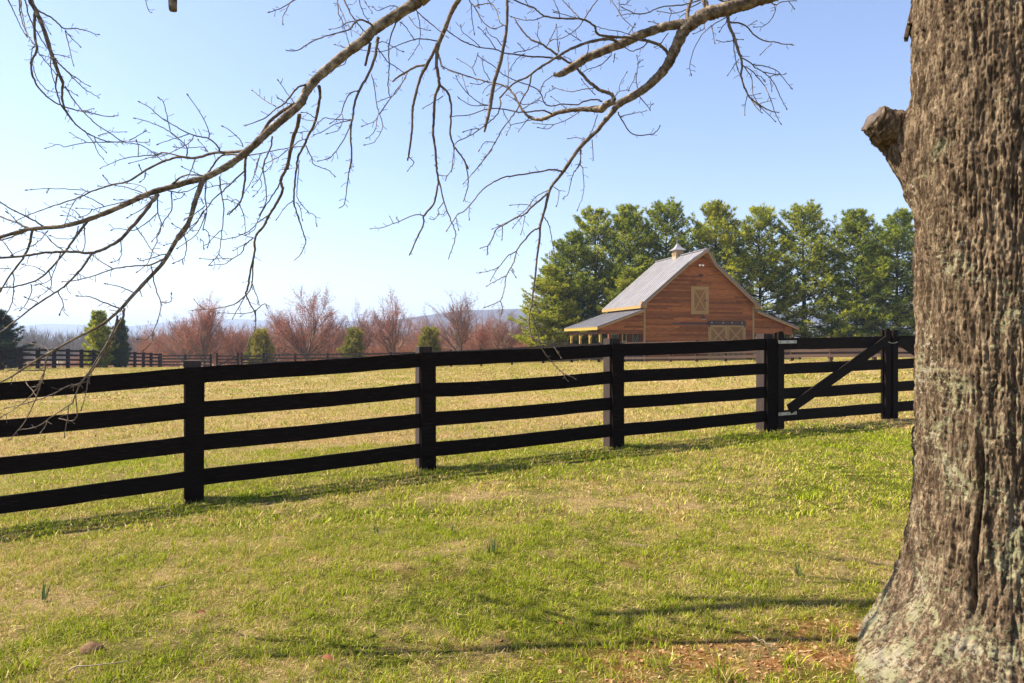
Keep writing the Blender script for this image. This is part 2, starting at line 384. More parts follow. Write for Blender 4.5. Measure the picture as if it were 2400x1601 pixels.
# ------------------------------------------------------------------ near fence
FP0 = Vector((-3.07, 6.6)); FD = Vector((.9153, .4027)); FN = Vector((FD.y, -FD.x))     # FN points to the camera side
FN3 = Vector((FN.x, FN.y, 0)); FD3 = Vector((FD.x, FD.y, 0))
def on_fence(u):                                # where the view ray of column u meets the fence line
    k = (u-1200)/F
    y = (6.6+.44*3.07)/(1-.44*k); return Vector((k*y, y))
post_xy = [on_fence(u) for u in (456, 1003, 1446)]; hinge_xy = on_fence(1805)
step = (post_xy[1]-post_xy[0]); posts = [post_xy[0]-step*1.04, post_xy[0]-step*.0] + post_xy[1:] ; posts.insert(0, posts[0]-step*1.02)
fence = tag(empty('board_fence', (posts[2].x, posts[2].y, g1(*posts[2]))), 'black four-board fence with broad face boards crossing the foreground lawn', 'fence')
def P3(p, z, off=0.0): return Vector((p.x+FN.x*off, p.y+FN.y*off, z))
def par(o, parent):                             # keep world place when parented to an unrotated Empty
    o.parent = parent; o.matrix_parent_inverse = Matrix.Translation(-Vector(parent.location)); return o
tops = [1.30, .968, .641, .303]; BH = .155
gp = [(p, g1(*p)) for p in posts] + [(hinge_xy, g1(*hinge_xy))]
def rough_rail(p0, p1, w, h, seed, sag=.006, n=9):
    """a rough-sawn board with slightly wandering edges; returns MB"""
    rnd = random.Random(seed); m = MB(); d = (p1-p0).normalized(); sd = d.cross(Vector((0, 0, 1))).normalized(); up = sd.cross(d).normalized()
    if up.z < 0: up = -up
    for i in range(n+1):
        t_ = i/n; c = p0.lerp(p1, t_) - up*(sag*math.sin(math.pi*t_)) + up*rnd.uniform(-.0035, .0035)
        hh = h/2+rnd.uniform(-.0015, .0015)
        for a, b in ((-1, -1), (1, -1), (1, 1), (-1, 1)): m.v.append(c+sd*(a*w/2)+up*(b*hh))
    for i in range(n):
        b0 = i*4
        for k in range(4):
            j = (k+1) % 4; m.f.append((b0+k, b0+k+4, b0+j+4, b0+j))
    m.f += [(0, 1, 2, 3), (n*4+3, n*4+2, n*4+1, n*4)]
    return m
for i in range(len(gp)-1):
    (a, za), (b, zb) = gp[i], gp[i+1]
    for k, tp in enumerate(tops):
        e = random.Random(i*10+k)
        last = i == len(gp)-2
        m = rough_rail(P3(a, za+tp-BH/2+e.uniform(-.006, .006)), P3(b, zb+tp-BH/2+e.uniform(-.006, .006)), .026, BH, i*7+k, .008+.012*(k == 1 and i == 3))
        par(m.build('rail', M['fence_black']), fence)
for i, (p, z) in enumerate(gp):
    off = -.085 - .0
    sh = -FD*.02
    if i < len(gp)-1:
        m = MB().beam(P3(p+sh, z-.25, -.094), P3(p+sh, z+1.365, -.094), .15, .15, FD3)
        par(m.build('post', M['fence_post']), fence)
    else:
        m = MB().beam(P3(p+sh, z-.25, -.094), P3(p+sh, z+1.37, -.094), .15, .15, FD3); par(m.build('post', M['fence_post']), fence)
    lean = random.Random(i).uniform(-.008, .008)
    m = rough_rail(P3(p, z-.06, .027), P3(p+FD*lean, z+1.302, .027), .026, .165, 90+i, 0, 8)
    # vertical board: build explicitly so the wide face looks at the camera
    m = MB().beam(P3(p, z-.06, .027), P3(p+FD*lean, z+1.302, .027), .165, .026, FD3)
    b = par(m.build('face_board', M['fence_black']), fence)

# gate leaves (double gate); hinge side stands just right of the hinge post
def gate_leaf(A, B, hinge_left, label):
    """A,B 2-D ends along the fence line"""
    za, zb = g1(*A), g1(*B); root = tag(empty('board_gate', (A.x, A.y, za)), label, 'gate', 'double gate in the near fence')
    gt = [1.30, .95, .60, .285]
    def q(t_, h, off=0): p = A.lerp(B, t_); return P3(p, za+(zb-za)*t_+h, off)
    for k, tp in enumerate(gt):
        par(rough_rail(q(0.0, tp-BH/2), q(1.0, tp-BH/2), .026, BH+(.012 if k == 0 else 0), 200+k, .004).build('rail', M['gate_wood']), root)
    L = (B-A).length
    for t_, w, zt in ((.03, .11, 1.40), (1-.028, .105, 1.42)):
        m = MB().beam(q(t_, .03, .029), q(t_, zt-.03, .029), w, .028, FD3)
        m.beam(q(t_, zt-.031, .029), q(t_, zt, .029), w*.72, .027, FD3)
        par(m.build('stile', M['gate_wood']), root)
        m = MB().beam(q(t_, .03, -.034), q(t_, zt-.02, -.034), w, .03, FD3)
        par(m.build('stile', M['gate_wood']), root)
    lo, hi = ((.085, .30), (.95, 1.24)) if hinge_left else ((.915, .30), (.05, 1.24))
    par(MB().beam(q(lo[0], lo[1], .0575), q(hi[0], hi[1], .0575), .026, .145, FN3).build('brace', M['gate_wood']), root)
    if hinge_left:
        for hz_ in (1.25, .245):
            m = MB().beam(q(.0, hz_, .062), q(.145, hz_, .062), .007, .042, FN3)
            s = par(m.build('hinge_strap', M['pale_metal']), root)
            for tt in (.012, .072, .13): par(MB().cyl(q(tt, hz_, .0655), q(tt, hz_, .073), .009, .009, 6).build('bolt', M['dark_metal']), root)
    return root
gA = on_fence(1817); gB = on_fence(2083); gC = gB + (gB-gA) + FD*.03
gate_leaf(gA, gB, True, 'dark board gate leaf with pale metal hinge straps and a rising diagonal brace')
gate_leaf(gB+FD*.03, gC, False, 'second dark gate leaf half hidden behind the big tree trunk')
zc = g1(*gB)
# latch chain between the meeting stiles
m = MB()
for k in range(7):
    p = P3(gB+FD*(-.075+.03*k), zc+1.21-.015*math.sin(k/6*math.pi), .06)
    m.cyl(p-FD3*.014, p+FD3*.014, .006, .006, 5)
tag(m.build('latch_chain', M['pale_metal']), 'short steel chain holding the two gate leaves shut', 'chain')
# closing post and one bay beyond the gate
f2 = tag(empty('board_fence', (gC.x, gC.y, g1(*gC))), 'short black fence run beyond the double gate behind the trunk', 'fence')
pp = [gC+FD*.12, gC+FD*2.55, gC+FD*5.0]
for i, p in enumerate(pp):
    z = g1(*p)
    par(MB().beam(P3(p, z-.2, -.094), P3(p, z+1.37, -.094), .15, .15, FD3).build('post', M['fence_post']), f2)
    par(MB().beam(P3(p, z-.06, .027), P3(p, z+1.302, .027), .165, .026, FD3).build('face_board', M['fence_black']), f2)
    if i:
        for tp in tops:
            a = pp[i-1]
            par(rough_rail(P3(a, g1(*a)+tp-BH/2), P3(p, z+tp-BH/2), .026, BH, 300+i).build('rail', M['fence_black']), f2)

# ------------------------------------------------------------------ far fences
def far_fence(pts, label, mat, H=1.36, H2=None, nr=4, gates=(), side=1, post_w=.16, bh=.15, gap=None, face=False):
    z0 = g1(*pts[0]); root = tag(empty('board_fence', (pts[0][0], pts[0][1], z0)), label, 'fence')
    H2 = H2 or H; Hs = np.linspace(H, H2, len(pts))
    for i, p in enumerate(pts):
        z = g1(*p)
        par(MB().beam((p[0], p[1], z-.3), (p[0], p[1], z+Hs[i]+.07), post_w, post_w, up=(0, 1, 0)).build('post', mat), root)
    for i in range(len(pts)-1):
        if i in gates: continue
        a, b = Vector(pts[i]), Vector(pts[i+1]); d = (b-a).normalized(); n = Vector((d.y, -d.x))*side*(post_w/2+.014)
        za, zb = g1(*a), g1(*b)
        for k in range(nr):
            ha, hb = [q-bh/2-k*(q-.30)/(nr-1)*.92 for q in (Hs[i], Hs[i+1])]
            par(MB().beam((a.x+n.x, a.y+n.y, za+ha), (b.x+n.x, b.y+n.y, zb+hb), .026, bh).build('rail', mat), root)
    return root
us = [3, 48, 89, 127, 159, 191, 220, 248, 271, 294, 316, 336, 354, 376]
Zs = 44+(70-44)*((np.arange(14)/13.0)**1.05)
left_pts = [((u-1200)/F*Z, Z) for u, Z in zip(us, Zs)]
left_pts = [((-48-1200)/F*42.0, 42.0), ((-102-1200)/F*40.0, 40.0)][::-1] + left_pts
far_fence(left_pts, 'dark fence receding along the left edge of the far field', M['far_black'], 1.42, None, 4, post_w=.2)
bus = [376, 437, 497]; bZ = [70, 68.5, 67.3]
back_l = [((u-1200)/F*Z, Z) for u, Z in zip(bus, bZ)]
far_fence([(x, y-.25) for x, y in back_l], 'short dark fence run between the field corner and the far gate', M['far_black'], 1.30, None, 4)
gu = [(503, 67.1), (560, 66), (565, 65.9), (621, 65)]
def far_gate(a, b, up_right, label):
    za = g1(*a); zb = g1(*b); root = tag(empty('board_gate', (a[0], a[1], za)), label, 'gate', 'far field gates')
    A, B = Vector(a), Vector(b)
    for k in range(4):
        h = 1.25-.07-k*.32
        par(MB().beam((A.x, A.y, za+h), (B.x, B.y, zb+h), .03, .14).build('rail', M['far_black']), root)
    for p, z in ((A, za), (B, zb)):
        par(MB().beam((p.x, p.y-.05, z+.05), (p.x, p.y-.05, z+1.5), .16, .05, (1, 0, 0)).build('stile', M['far_black']), root)
    lo, hi = (A, B) if up_right else (B, A)
    par(MB().beam((lo.x, lo.y-.09, za+.2), (hi.x, hi.y-.09, zb+1.2), .03, .15).build('brace', M['far_black']), root)
far_gate(((503+6-1200)/F*67, 67), ((558-1200)/F*66, 66), True, 'small far gate leaf with its brace rising to the right')
far_gate(((567-1200)/F*66, 66), ((619-1200)/F*65, 65), False, 'small far gate leaf with its brace falling to the right')
ru = [625, 692, 768, 843, 916, 986, 1057, 1128]; rz = [65, 63, 61, 59, 57, 55.6, 54.3, 53]
back_r = [((u-1200)/F*Z, Z) for u, Z in zip(ru, rz)] + [((u-1200)/F*Z, Z) for u, Z in ((1200, 51.8), (1273, 50.6), (1340, 49), (1403, 47.5), (1463, 46))]
far_fence([back_r[0][:2]]+back_r[1:], 'long dark fence along the back of the field below the red trees', M['far_black'], 1.36, None, 4)
k_pts = []
for k in range(0, 13):
    a_, p_, q_ = .1644, .0245, -.0401
    k_pts.append((46*(a_+p_*k), 46*(1+q_*k)))
far_fence(k_pts, 'dark paddock fence coloured sunlit brown running in front of the barn', M['far_brown'], 1.36, 1.0, 4, side=1)
far_fence([(16.5+2.4*i, 44+.9*i) for i in range(9)], 'low brown plank fence of the pen right of the barn', M['far_brown'], .95, .95, 5, bh=.15)

# ------------------------------------------------------------------ barn
BO = Vector((9.66, 50, g1(9.66, 50)-.02)); BR = R(14)
barn = tag(empty('barn', BO, BR), 'red-brown clapboard barn with grey metal roof and side porches', 'barn')
W, L = 9.1, 7.0
SL = .837; EX = .35; EZ = 4.21        # roof slope, eave overhang, height of roof top at the eave edge
def rz_(x):                            # top of roof at local x
    xx = x if x <= W/2 else W-x
    return EZ+SL*(xx+EX)
APX = rz_(W/2)
# walls
TH = .15
def gable_poly(drop): return [(0, 0), (W, 0), (W, rz_(W)-drop), (W/2, APX-drop), (0, rz_(0)-drop)]
fw = MB().prism(gable_poly(.16), 'y', .03, .15).build('front_wall', M['cedar'], barn)
MB().prism(gable_poly(.16), 'y', L-.12, L).build('back_wall', M['cedar'], barn)
lw = MB().box(0.0, .12, .16, L-.13, 0, rz_(0)-.17).build('side_wall', M['cedar_dark'], barn)
MB().box(W-.12, W, .16, L-.13, 0, rz_(W)-.17).build('side_wall', M['cedar_dark'], barn)
# clapboards: each board a piece, proud of the wall and tilted; cut round doors
openings = [(5.22, 8.33, -1, 3.06), (3.80, 5.25, 3.55, 5.65)]
def board_segments(z, x0, x1, holes):
    segs = [(x0, x1)]
    for hx0, hx1, hz0, hz1 in holes:
        if hz0 < z+.07 and z+.02 < hz1:
            n2 = []
            for a, b in segs:
                if b <= hx0 or a >= hx1: n2.append((a, b))
                else:
                    if a < hx0: n2.append((a, hx0))
                    if b > hx1: n2.append((hx1, b))
            segs = n2
    return segs
def clap(parent, x0f, x1f, z0, z1, y, holes=(), pitch=.15, mat=None, sgn=-1):
    z = z0; row = 0
    while z < z1-.02:
        h = min(pitch, z1-z); a, b = x0f(z+h), x1f(z+h); a0, b0 = x0f(z), x1f(z)
        if b0-a0 > .1:
            for s0, s1 in board_segments(z, a0, b0, holes):
                # random butt joints
                rr = random.Random(int(z*97)+int(s0*13)); cuts = [s0]
                while s1-cuts[-1] > 3.2:
                    cuts.append(cuts[-1]+rr.uniform(1.8, 3.0))
                    if s1-cuts[-1] < .6: cuts.pop(); break
                cuts.append(s1)
                for c0, c1 in zip(cuts[:-1], cuts[1:]):
                    t0 = max(c0, a) if c0 == a0 else c0; t1 = min(c1, b) if c1 == b0 else c1
                    if t1-t0 < .03: t0, t1 = c0, c1
                    m = MB(); yb, yt = y-.028, y-.008
                    m.v = [Vector(p) for p in ((c0+.002, yb, z), (c1-.002, yb, z), (t1-.002, yt, z+h+.01), (t0+.002, yt, z+h+.01),
                           (c0+.002, y+.0, z), (c1-.002, y+.0, z), (t1-.002, y+.0, z+h+.01), (t0+.002, y+.0, z+h+.01))]
                    m.f = [(0, 1, 2, 3), (0, 4, 5, 1), (3, 2, 6, 7), (0, 3, 7, 4), (1, 5, 6, 2), (5, 4, 7, 6)]
                    m.build('siding_board', mat or M['cedar'], parent)
        z += pitch
gx0 = lambda z: .08 if z < rz_(0)-.17 else (z+.17-EZ)/SL-EX
gx1 = lambda z: W-gx0(z)
clap(fw, gx0, gx1, 0.0, APX-.18, .03, openings)
# corner boards
for x in (.0, W-.12): MB().box(x-.03 if x == 0 else x, x+.12 if x == 0 else x+.15, -.03, .028, 0, rz_(0)-.30).build('corner_board', M['trim'], barn)
# main roof: deck with hay-hood prow + panels
def roof_pt(x, y, dz=0): return Vector((x, y, rz_(x)+dz))
YF, YB = -.32, L+.3; PROW = .75; XP = W/2-1.15
rt = .10
for side in (-1, 1):
    def mx(x): return x if side < 0 else W-x
    def sp(x, y, dz): v_ = roof_pt(x, y, dz); return Vector((mx(x), v_.y, v_.z))
    m = MB(); poly = [(-EX, YF), (XP, YF), (W/2, YF-PROW), (W/2, YB), (-EX, YB)]
    n_ = len(poly)
    m.v = [sp(x, y, -.02) for x, y in poly] + [sp(x, y, -.02-rt) for x, y in poly]
    m.f = [tuple(range(n_)), tuple(range(2*n_-1, n_-1, -1))] + [(i, i+n_, (i+1) % n_+n_, (i+1) % n_) for i in range(n_)]
    deck = m.build('roof', M['trim'], barn)
    npan = 19; wy = (YB-YF)/npan
    for k in range(npan):                      # metal panels, each with a raised seam
        y0 = YF+k*wy; y1 = y0+wy
        m = MB(); m.v = [sp(-EX-.04, y0+.004, -.005), sp(W/2, y0+.004, -.005), sp(W/2, y1-.004, -.005), sp(-EX-.04, y1-.004, -.005),
                         sp(-EX-.04, y0+.004, .006), sp(W/2, y0+.004, .006), sp(W/2, y1-.004, .006), sp(-EX-.04, y1-.004, .006)]
        m.f = [(0, 1, 2, 3), (7, 6, 5, 4), (0, 4, 5, 1), (1, 5, 6, 2), (2, 6, 7, 3), (3, 7, 4, 0)]
        b = len(m.v)
        for xx in (-EX-.04, W/2):
            m.v += [sp(xx, y0-.02, .002), sp(xx, y0+.02, .002), sp(xx, y0+.012, .045), sp(xx, y0-.012, .045)]
        m.f += [(b, b+1, b+5, b+4), (b+1, b+2, b+6, b+5), (b+2, b+3, b+7, b+6), (b+3, b, b+4, b+7), (b, b+3, b+2, b+1), (b+4, b+5, b+6, b+7)]
        m.build('roof_panel', M['roof'], deck)
    m = MB(); m.v = [sp(XP, YF+.002, -.005), sp(W/2, YF-PROW-.03, -.005), sp(W/2, YF+.002, -.005), sp(XP, YF+.002, .006), sp(W/2, YF-PROW-.03, .006), sp(W/2, YF+.002, .006)]
    m.f = [(0, 1, 2), (5, 4, 3), (0, 3, 4, 1), (1, 4, 5, 2), (2, 5, 3, 0)]; m.build('roof_panel', M['roof'], deck)
    # rake boards following the front edge
    for (xa, ya), (xb, yb_) in (((-EX-.02, YF), (XP, YF)), ((XP, YF), (W/2, YF-PROW))):
        a = sp(xa, ya-.025, -.17); b = sp(xb, yb_-.025, -.17)
        MB().beam(a, b, .04, .14).build('rake_board', M['trim'], barn)
        a = sp(xa, ya-.03, -.02); b = sp(xb, yb_-.03, -.02)
        MB().beam(a, b, .07, .15).build('roof_edge_trim', M['roof_edge'], barn)
    x0, x1 = (-EX-.02, -EX+.02) if side < 0 else (W+EX-.02, W+EX+.02)
    MB().box(x0-.03, x1+.03, YF+.02, YB, EZ-.26, EZ-.05).build('eave_board', M['trim'], barn)
    bx = (-EX+.03, .10) if side < 0 else (W-.10, W+EX-.03)
    MB().box(bx[0], bx[1], YF-.005, -.032, EZ-.24, EZ+.22).build('eave_return', M['trim'], barn)
m = MB().beam((W/2, YF-PROW-.03, APX+.02), (W/2, YB, APX+.02), .22, .05); m.build('ridge_cap', M['roof'], barn)
# porches
AZ, OZ, PW = 3.92, 2.60, 3.72
PS = (AZ-OZ)/PW
for side in (-1, 1):
    def mx(t_): return -t_ if side < 0 else W+t_
    def sp(t_, y, dz): return Vector((mx(t_), y, AZ-PS*t_+dz))
    lab = 'porch_roof'
    m = MB(); poly = [(0.03, YF), (PW, YF), (PW, YB-.1), (0.03, YB-.1)]
    m.v = [sp(a, b, -.02) for a, b in poly]+[sp(a, b, -.12) for a, b in poly]; m.f = [(0, 1, 2, 3), (7, 6, 5, 4), (0, 4, 5, 1), (1, 5, 6, 2), (2, 6, 7, 3), (3, 7, 4, 0)]
    pr = m.build(lab, M['trim'], barn)
    npan = 15; wy = (YB-.1-YF)/npan
    for k in range(npan):
        y0 = YF+k*wy; y1 = y0+wy; m = MB()
        m.v = [sp(0.03, y0+.004, -.005), sp(PW+.05, y0+.004, -.005), sp(PW+.05, y1-.004, -.005), sp(0.03, y1-.004, -.005), sp(0.03, y0+.004, .006), sp(PW+.05, y0+.004, .006), sp(PW+.05, y1-.004, .006), sp(0.03, y1-.004, .006)]
        m.f = [(0, 1, 2, 3), (7, 6, 5, 4), (0, 4, 5, 1), (1, 5, 6, 2), (2, 6, 7, 3), (3, 7, 4, 0)]
        m.beam(sp(0.03, y0, .02), sp(PW+.05, y0, .02), .03, .04)
        m.build('roof_panel', M['roof'], pr)
    MB().beam(sp(0.03, YF-.03, -.02), sp(PW+.05, YF-.03, -.02), .06, .08).build('roof_edge_trim', M['roof_edge'], barn)
    MB().beam(sp(0.1, YF-.02, -.13), sp(PW, YF-.02, -.13), .04, .14).build('rake_board', M['trim'], barn)
    xa, xb = sorted((mx(PW-.03), mx(PW+.03)))
    MB().box(xa, xb, YF+.03, YB-.12, OZ-.25, OZ-.03).build('eave_board', M['yellow'] if side < 0 else M['trim'], barn)
    # boarded gable end of the porch
    t_end = PW-.32; BZ = 2.22
    xs0, xs1 = sorted((mx(.03), mx(t_end)))
    pl = [(mx(.03), BZ), (mx(t_end), BZ), (mx(t_end), AZ-PS*t_end-.13), (mx(.03), AZ-PS*.03-.13)]
    gw = MB().prism(pl, 'y', .03, .12).build('porch_gable', M['cedar'], barn)
    def lim(z, side=side):
        return min(t_end, max(.05, (AZ-.14-z)/PS)) if z > AZ-PS*t_end-.14 else t_end
    if side < 0: clap(gw, lambda z: -lim(z), lambda z: -.04, BZ, AZ-.2, .03)
    else: clap(gw, lambda z: W+.04, lambda z: W+lim(z), BZ, AZ-.2, .03)
    xa, xb = sorted((mx(.03), mx(t_end+.02)))
    MB().box(xa, xb, -.02, .14, BZ-.16, BZ-.003).build('beam', M['cedar'], barn)
    xa, xb = sorted((mx(t_end-.12), mx(t_end+.06)))
    MB().box(xa, xb, .145, YB-.5, 2.06, 2.24).build('beam', M['cedar_dark'], barn)
    for y in (0.06, 2.15, 4.3, 6.4):
        m = MB(); xc = mx(t_end-.03)
        m.box(xc-.08, xc+.08, y-.08+.0, y+.08, 0, 2.055)
        m.beam((xc, y+.06, 1.75), (xc, y+.34, 2.05), .07, .08); 
        if y > 1: m.beam((xc, y-.06, 1.75), (xc, y-.34, 2.05), .07, .08)
        m.build('porch_post', M['yellow'] if side < 0 else M['trim'], barn)  # left posts carry the painted sunlit tone, right ones plain trim
# left side wall doors
def side_door(y0, y1, z1, mat, frame, xbars=True):
    d = MB().box(-.05, -.004, y0, y1, 0.05, z1).build('stall_door', mat, barn)
    m = MB(); m.box(-.07, -.052, y0, y0+.07, .05, z1); m.box(-.07, -.052, y1-.07, y1, .05, z1); m.box(-.07, -.052, y0+.07, y1-.07, z1-.08, z1); m.box(-.07, -.052, y0+.07, y1-.07, .9, .98)
    if xbars:
        m.beam((-.061, y0+.08, 1.0), (-.061, y1-.08, z1-.1), .016, .05); m.beam((-.063, y1-.08, 1.0), (-.063, y0+.08, z1-.1), .016, .05)
    m.build('door_frame', frame, d)
dd = NT('grey_blue_door', 0.6); dd.color((0.045, 0.05, 0.06)); M['door_dark'] = dd.m
db = NT('grey_bars', 0.6); db.color((0.22, 0.24, 0.27)); M['bars'] = db.m
side_door(.85, 1.85, 2.15, M['door_dark'], M['bars']); side_door(4.5, 6.2, 2.15, M['door_dark'], M['bars'])
wd = MB().box(-.05, -.004, 3.05, 3.75, .9, 2.15).build('window', M['glass'], barn)
m = MB()
for a in ((3.0, 3.07), (3.73, 3.8)): m.box(-.08, -.052, a[0], a[1], .1, 2.2)
for z in ((2.12, 2.2), (1.5, 1.56), (.85, .92)): m.box(-.08, -.052, 3.07, 3.73, z[0], z[1])
m.build('frame', M['white'], wd)
# sliding doors
for a, b in ((5.32, 6.78), (6.80, 8.25)):
    d = MB(); nb = 8
    d = MB().box(a, b, -.03, .0, .08, 2.74).build('sliding_door', M['pine_door'], barn)
    for k in range(nb):
        w_ = (b-a-.28)/nb; MB().box(a+.14+k*w_+.004, a+.14+(k+1)*w_-.004, -.042, -.031, .22, 2.60).build('plank', M['pine_door'], d)
    m = MB(); m.box(a, a+.14, -.055, -.031, .08, 2.74); m.box(b-.14, b, -.055, -.031, .08, 2.74); m.box(a+.14, b-.14, -.055, -.031, 2.6, 2.74); m.box(a+.14, b-.14, -.055, -.031, .08, .22); m.box(a+.14, b-.14, -.055, -.031, 1.28, 1.40)
    m.build('frame', M['trim'], d)
    m = MB(); m.beam((a+.14, -.053, 1.42), (b-.14, -.053, 2.58), .018, .10); m.beam((b-.14, -.051, 1.42), (a+.14, -.051, 2.58), .018, .10)
    m.beam((a+.14, -.053, .24), (b-.14, -.053, 1.26), .018, .10); m.beam((b-.14, -.051, .24), (a+.14, -.051, 1.26), .018, .10)
    m.build('cross_brace', M['trim'], d)
for a, b in ((5.20, 5.315), (8.255, 8.37)): MB().box(a, b, -.04, .028, 0, 2.74).build('door_casing', M['trim'], barn)
hd = wood_mat('header_wood', (0.045, 0.025, 0.02), (0.075, 0.045, 0.035), .7, (2, 2, 4), .1)
hb = MB().box(5.18, 8.39, -.06, .028, 2.75, 3.07).build('door_header', hd, barn)
for x in (5.5, 6.45, 7.2, 8.05):
    MB().cyl((x, -.085, 2.93), (x, -.062, 2.93), .045, .045, 8).build('door_roller', M['pale_metal'], barn)
for x in (5.3, 8.27): MB().box(x-.05, x+.05, -.09, -.062, 2.6, 2.9).build('track_bracket', M['dark_metal'], barn)
MB().box(2.25, 5.17, -.07, -.03, 2.78, 2.87).build('door_track', M['dark_metal'], barn)
# hay door
d = MB().box(3.94, 5.11, -.03, .0, 3.70, 5.50).build('hay_door', M['pine_door'], barn)
for k in range(7):
    w_ = (.93)/7; MB().box(4.06+k*w_+.004, 4.06+(k+1)*w_-.004, -.042, -.031, 3.82, 5.38).build('plank', M['pine_door'], d)
m = MB(); m.box(3.94, 4.06, -.05, -.031, 3.7, 5.5); m.box(4.99, 5.11, -.05, -.031, 3.7, 5.5); m.box(4.06, 4.99, -.05, -.031, 5.38, 5.5); m.box(4.06, 4.99, -.05, -.031, 3.7, 3.82)
m.build('frame', M['trim'], d)
m = MB(); m.beam((4.07, -.051, 3.84), (4.98, -.051, 5.36), .016, .07); m.beam((4.98, -.053, 3.84), (4.07, -.053, 5.36), .016, .07); m.build('cross_brace', M['trim'], d)
m = MB(); m.box(3.80, 3.935, -.045, .028, 3.56, 5.64); m.box(5.115, 5.25, -.045, .028, 3.56, 5.64); m.box(3.935, 5.115, -.045, .028, 5.505, 5.64); m.box(3.935, 5.115, -.045, .028, 3.56, 3.695)
m.build('hay_door_casing', M['trim'], barn)
MB().box(4.86, 5.12, -.08, -.055, 4.55, 4.61).build('latch', M['dark_metal'], d)
# lamps and fixtures
m = MB().cyl((4.62, 0, 3.42), (4.62, -.25, 3.5), .02, .02, 6).cyl((4.62, -.25, 3.5), (4.62, -.42, 3.38), .02, .02, 6).cyl((4.62, -.42, 3.40), (4.62, -.42, 3.20), .05, .2, 12)
m.build('barn_lamp', M['dark_metal'], barn)
MB().cyl((4.62, -.42, 3.195), (4.62, -.42, 3.17), .185, .15, 12).build('lamp_shade', M['lampglass'], barn)
m = MB().box(4.46, 4.72, -.06, .0, 6.42, 6.52).cyl((4.58, -.05, 6.46), (4.58, -.35, 6.40), .05, .04, 8); m.build('hay_hook', M['dark_metal'], barn)
fl = MB().box(4.50, 4.64, -.05, .0, 7.2, 7.3).build('flood_light', M['white'], barn)
for x in (4.44, 4.70): MB().cyl((x, -.05, 7.26), (x, -.2, 7.2), .06, .085, 10).build('lamp_head', M['lampglass'], fl)
# cupola
cx, cy = W/2, 3.5
cu = MB().box(cx-.33, cx+.33, cy-.33, cy+.33, APX-.45, APX+.46).build('cupola', M['cupola'], barn)
for k in range(5):
    MB().box(cx-.25, cx+.25, cy-.35, cy-.332, APX+.02+k*.075, APX+.06+k*.075).build('louver', M['trim'], cu)
    MB().box(cx-.35, cx-.332, cy-.25, cy+.25, APX+.02+k*.075, APX+.06+k*.075).build('louver', M['trim'], cu)
m = MB(); prof_ = [(.50, .46), (.47, .50), (.27, .66), (.16, .82), (.05, 1.02)]
for i, (r_, z_) in enumerate(prof_):
    for a, b in ((-1, -1), (1, -1), (1, 1), (-1, 1)): m.v.append(Vector((cx+a*r_, cy+b*r_, APX+z_)))
for i in range(len(prof_)-1):
    for k in range(4):
        j = (k+1) % 4; m.f.append((i*4+k, i*4+j, i*4+4+j, i*4+4+k))
m.f += [(3, 2, 1, 0), (16, 17, 18, 19)]
m.build('cupola_roof', M['roof'], cu)
m = MB().cyl((cx, cy, APX+1.0), (cx, cy, APX+1.95), .018, .012, 6).beam((cx-.3, cy, APX+1.5), (cx+.3, cy, APX+1.5), .02, .02).beam((cx, cy-.3, APX+1.5), (cx, cy+.3, APX+1.5), .02, .02)
m.beam((cx-.25, cy+.05, APX+1.78), (cx+.22, cy-.05, APX+1.78), .015, .12); m.cyl((cx, cy, APX+1.22), (cx, cy, APX+1.34), .07, .07, 8)
m.build('weathervane', M['roof_edge'], cu)
# small things by the barn
def thing_mb(m, name, mat, label, cat, group=None): return tag(m.build(name, mat), label, cat, group)
# ------------------------------------------------------------------ foliage builders
def tri_cloud(C, D, k, l, w, spread=.8, seed=0, up=0.0, rad=0.0):
    """k thin triangles at each centre C (n,3), biased along D (n,3)"""
    rg = np.random.default_rng(seed); n = len(C); Cc = np.repeat(C, k, 0); Dd = np.repeat(D, k, 0)
    if rad: Cc = Cc+rg.normal(0, rad, Cc.shape)
    d = Dd+rg.normal(0, spread, (n*k, 3)); d[:, 2] += up; d /= np.linalg.norm(d, axis=1)[:, None]+1e-9
    s = np.cross(d, rg.normal(0, 1, (n*k, 3))); s /= np.linalg.norm(s, axis=1)[:, None]+1e-9
    ll = l*rg.uniform(.6, 1.25, (n*k, 1)); ww = w*rg.uniform(.7, 1.3, (n*k, 1))
    V = np.empty((n*k, 3, 3)); V[:, 0] = Cc-s*ww/2; V[:, 1] = Cc+s*ww/2; V[:, 2] = Cc+d*ll
    rn = np.repeat(rg.uniform(0, 1, n), k)*.6+rg.uniform(0, .4, n*k)
    return V.reshape(-1, 3), np.arange(n*k*3).reshape(-1, 3), np.repeat(rn, 3)
def segs_mesh(P0, P1, R0, R1, n=3):
    """tapered n-sided tubes"""
    d = P1-P0; L_ = np.linalg.norm(d, axis=1)[:, None]+1e-9; d = d/L_
    a = np.where(np.abs(d[:, 2:3]) > .9, np.array([[1., 0, 0]]), np.array([[0, 0, 1.]])); e1 = np.cross(d, a); e1 /= np.linalg.norm(e1, axis=1)[:, None]; e2 = np.cross(d, e1)
    m = len(P0); V = np.empty((m, 2*n, 3))
    for i in range(n):
        t_ = 2*math.pi*i/n; o = e1*math.cos(t_)+e2*math.sin(t_)
        V[:, i] = P0+o*R0[:, None]; V[:, n+i] = P1+o*R1[:, None]
    T = []
    for i in range(n):
        j = (i+1) % n; T += [(i, j, n+j), (i, n+j, n+i)]
    T = np.array(T)[None]+(np.arange(m)*2*n)[:, None, None]
    return V.reshape(-1, 3), T.reshape(-1, 3)
def joinm(parts):
    Vs, Ts, As = [], [], []; o = 0
    for V, T, A in parts: Vs.append(V); Ts.append(T+o); As.append(A); o += len(V)
    return np.concatenate(Vs), np.concatenate(Ts), np.concatenate(As)

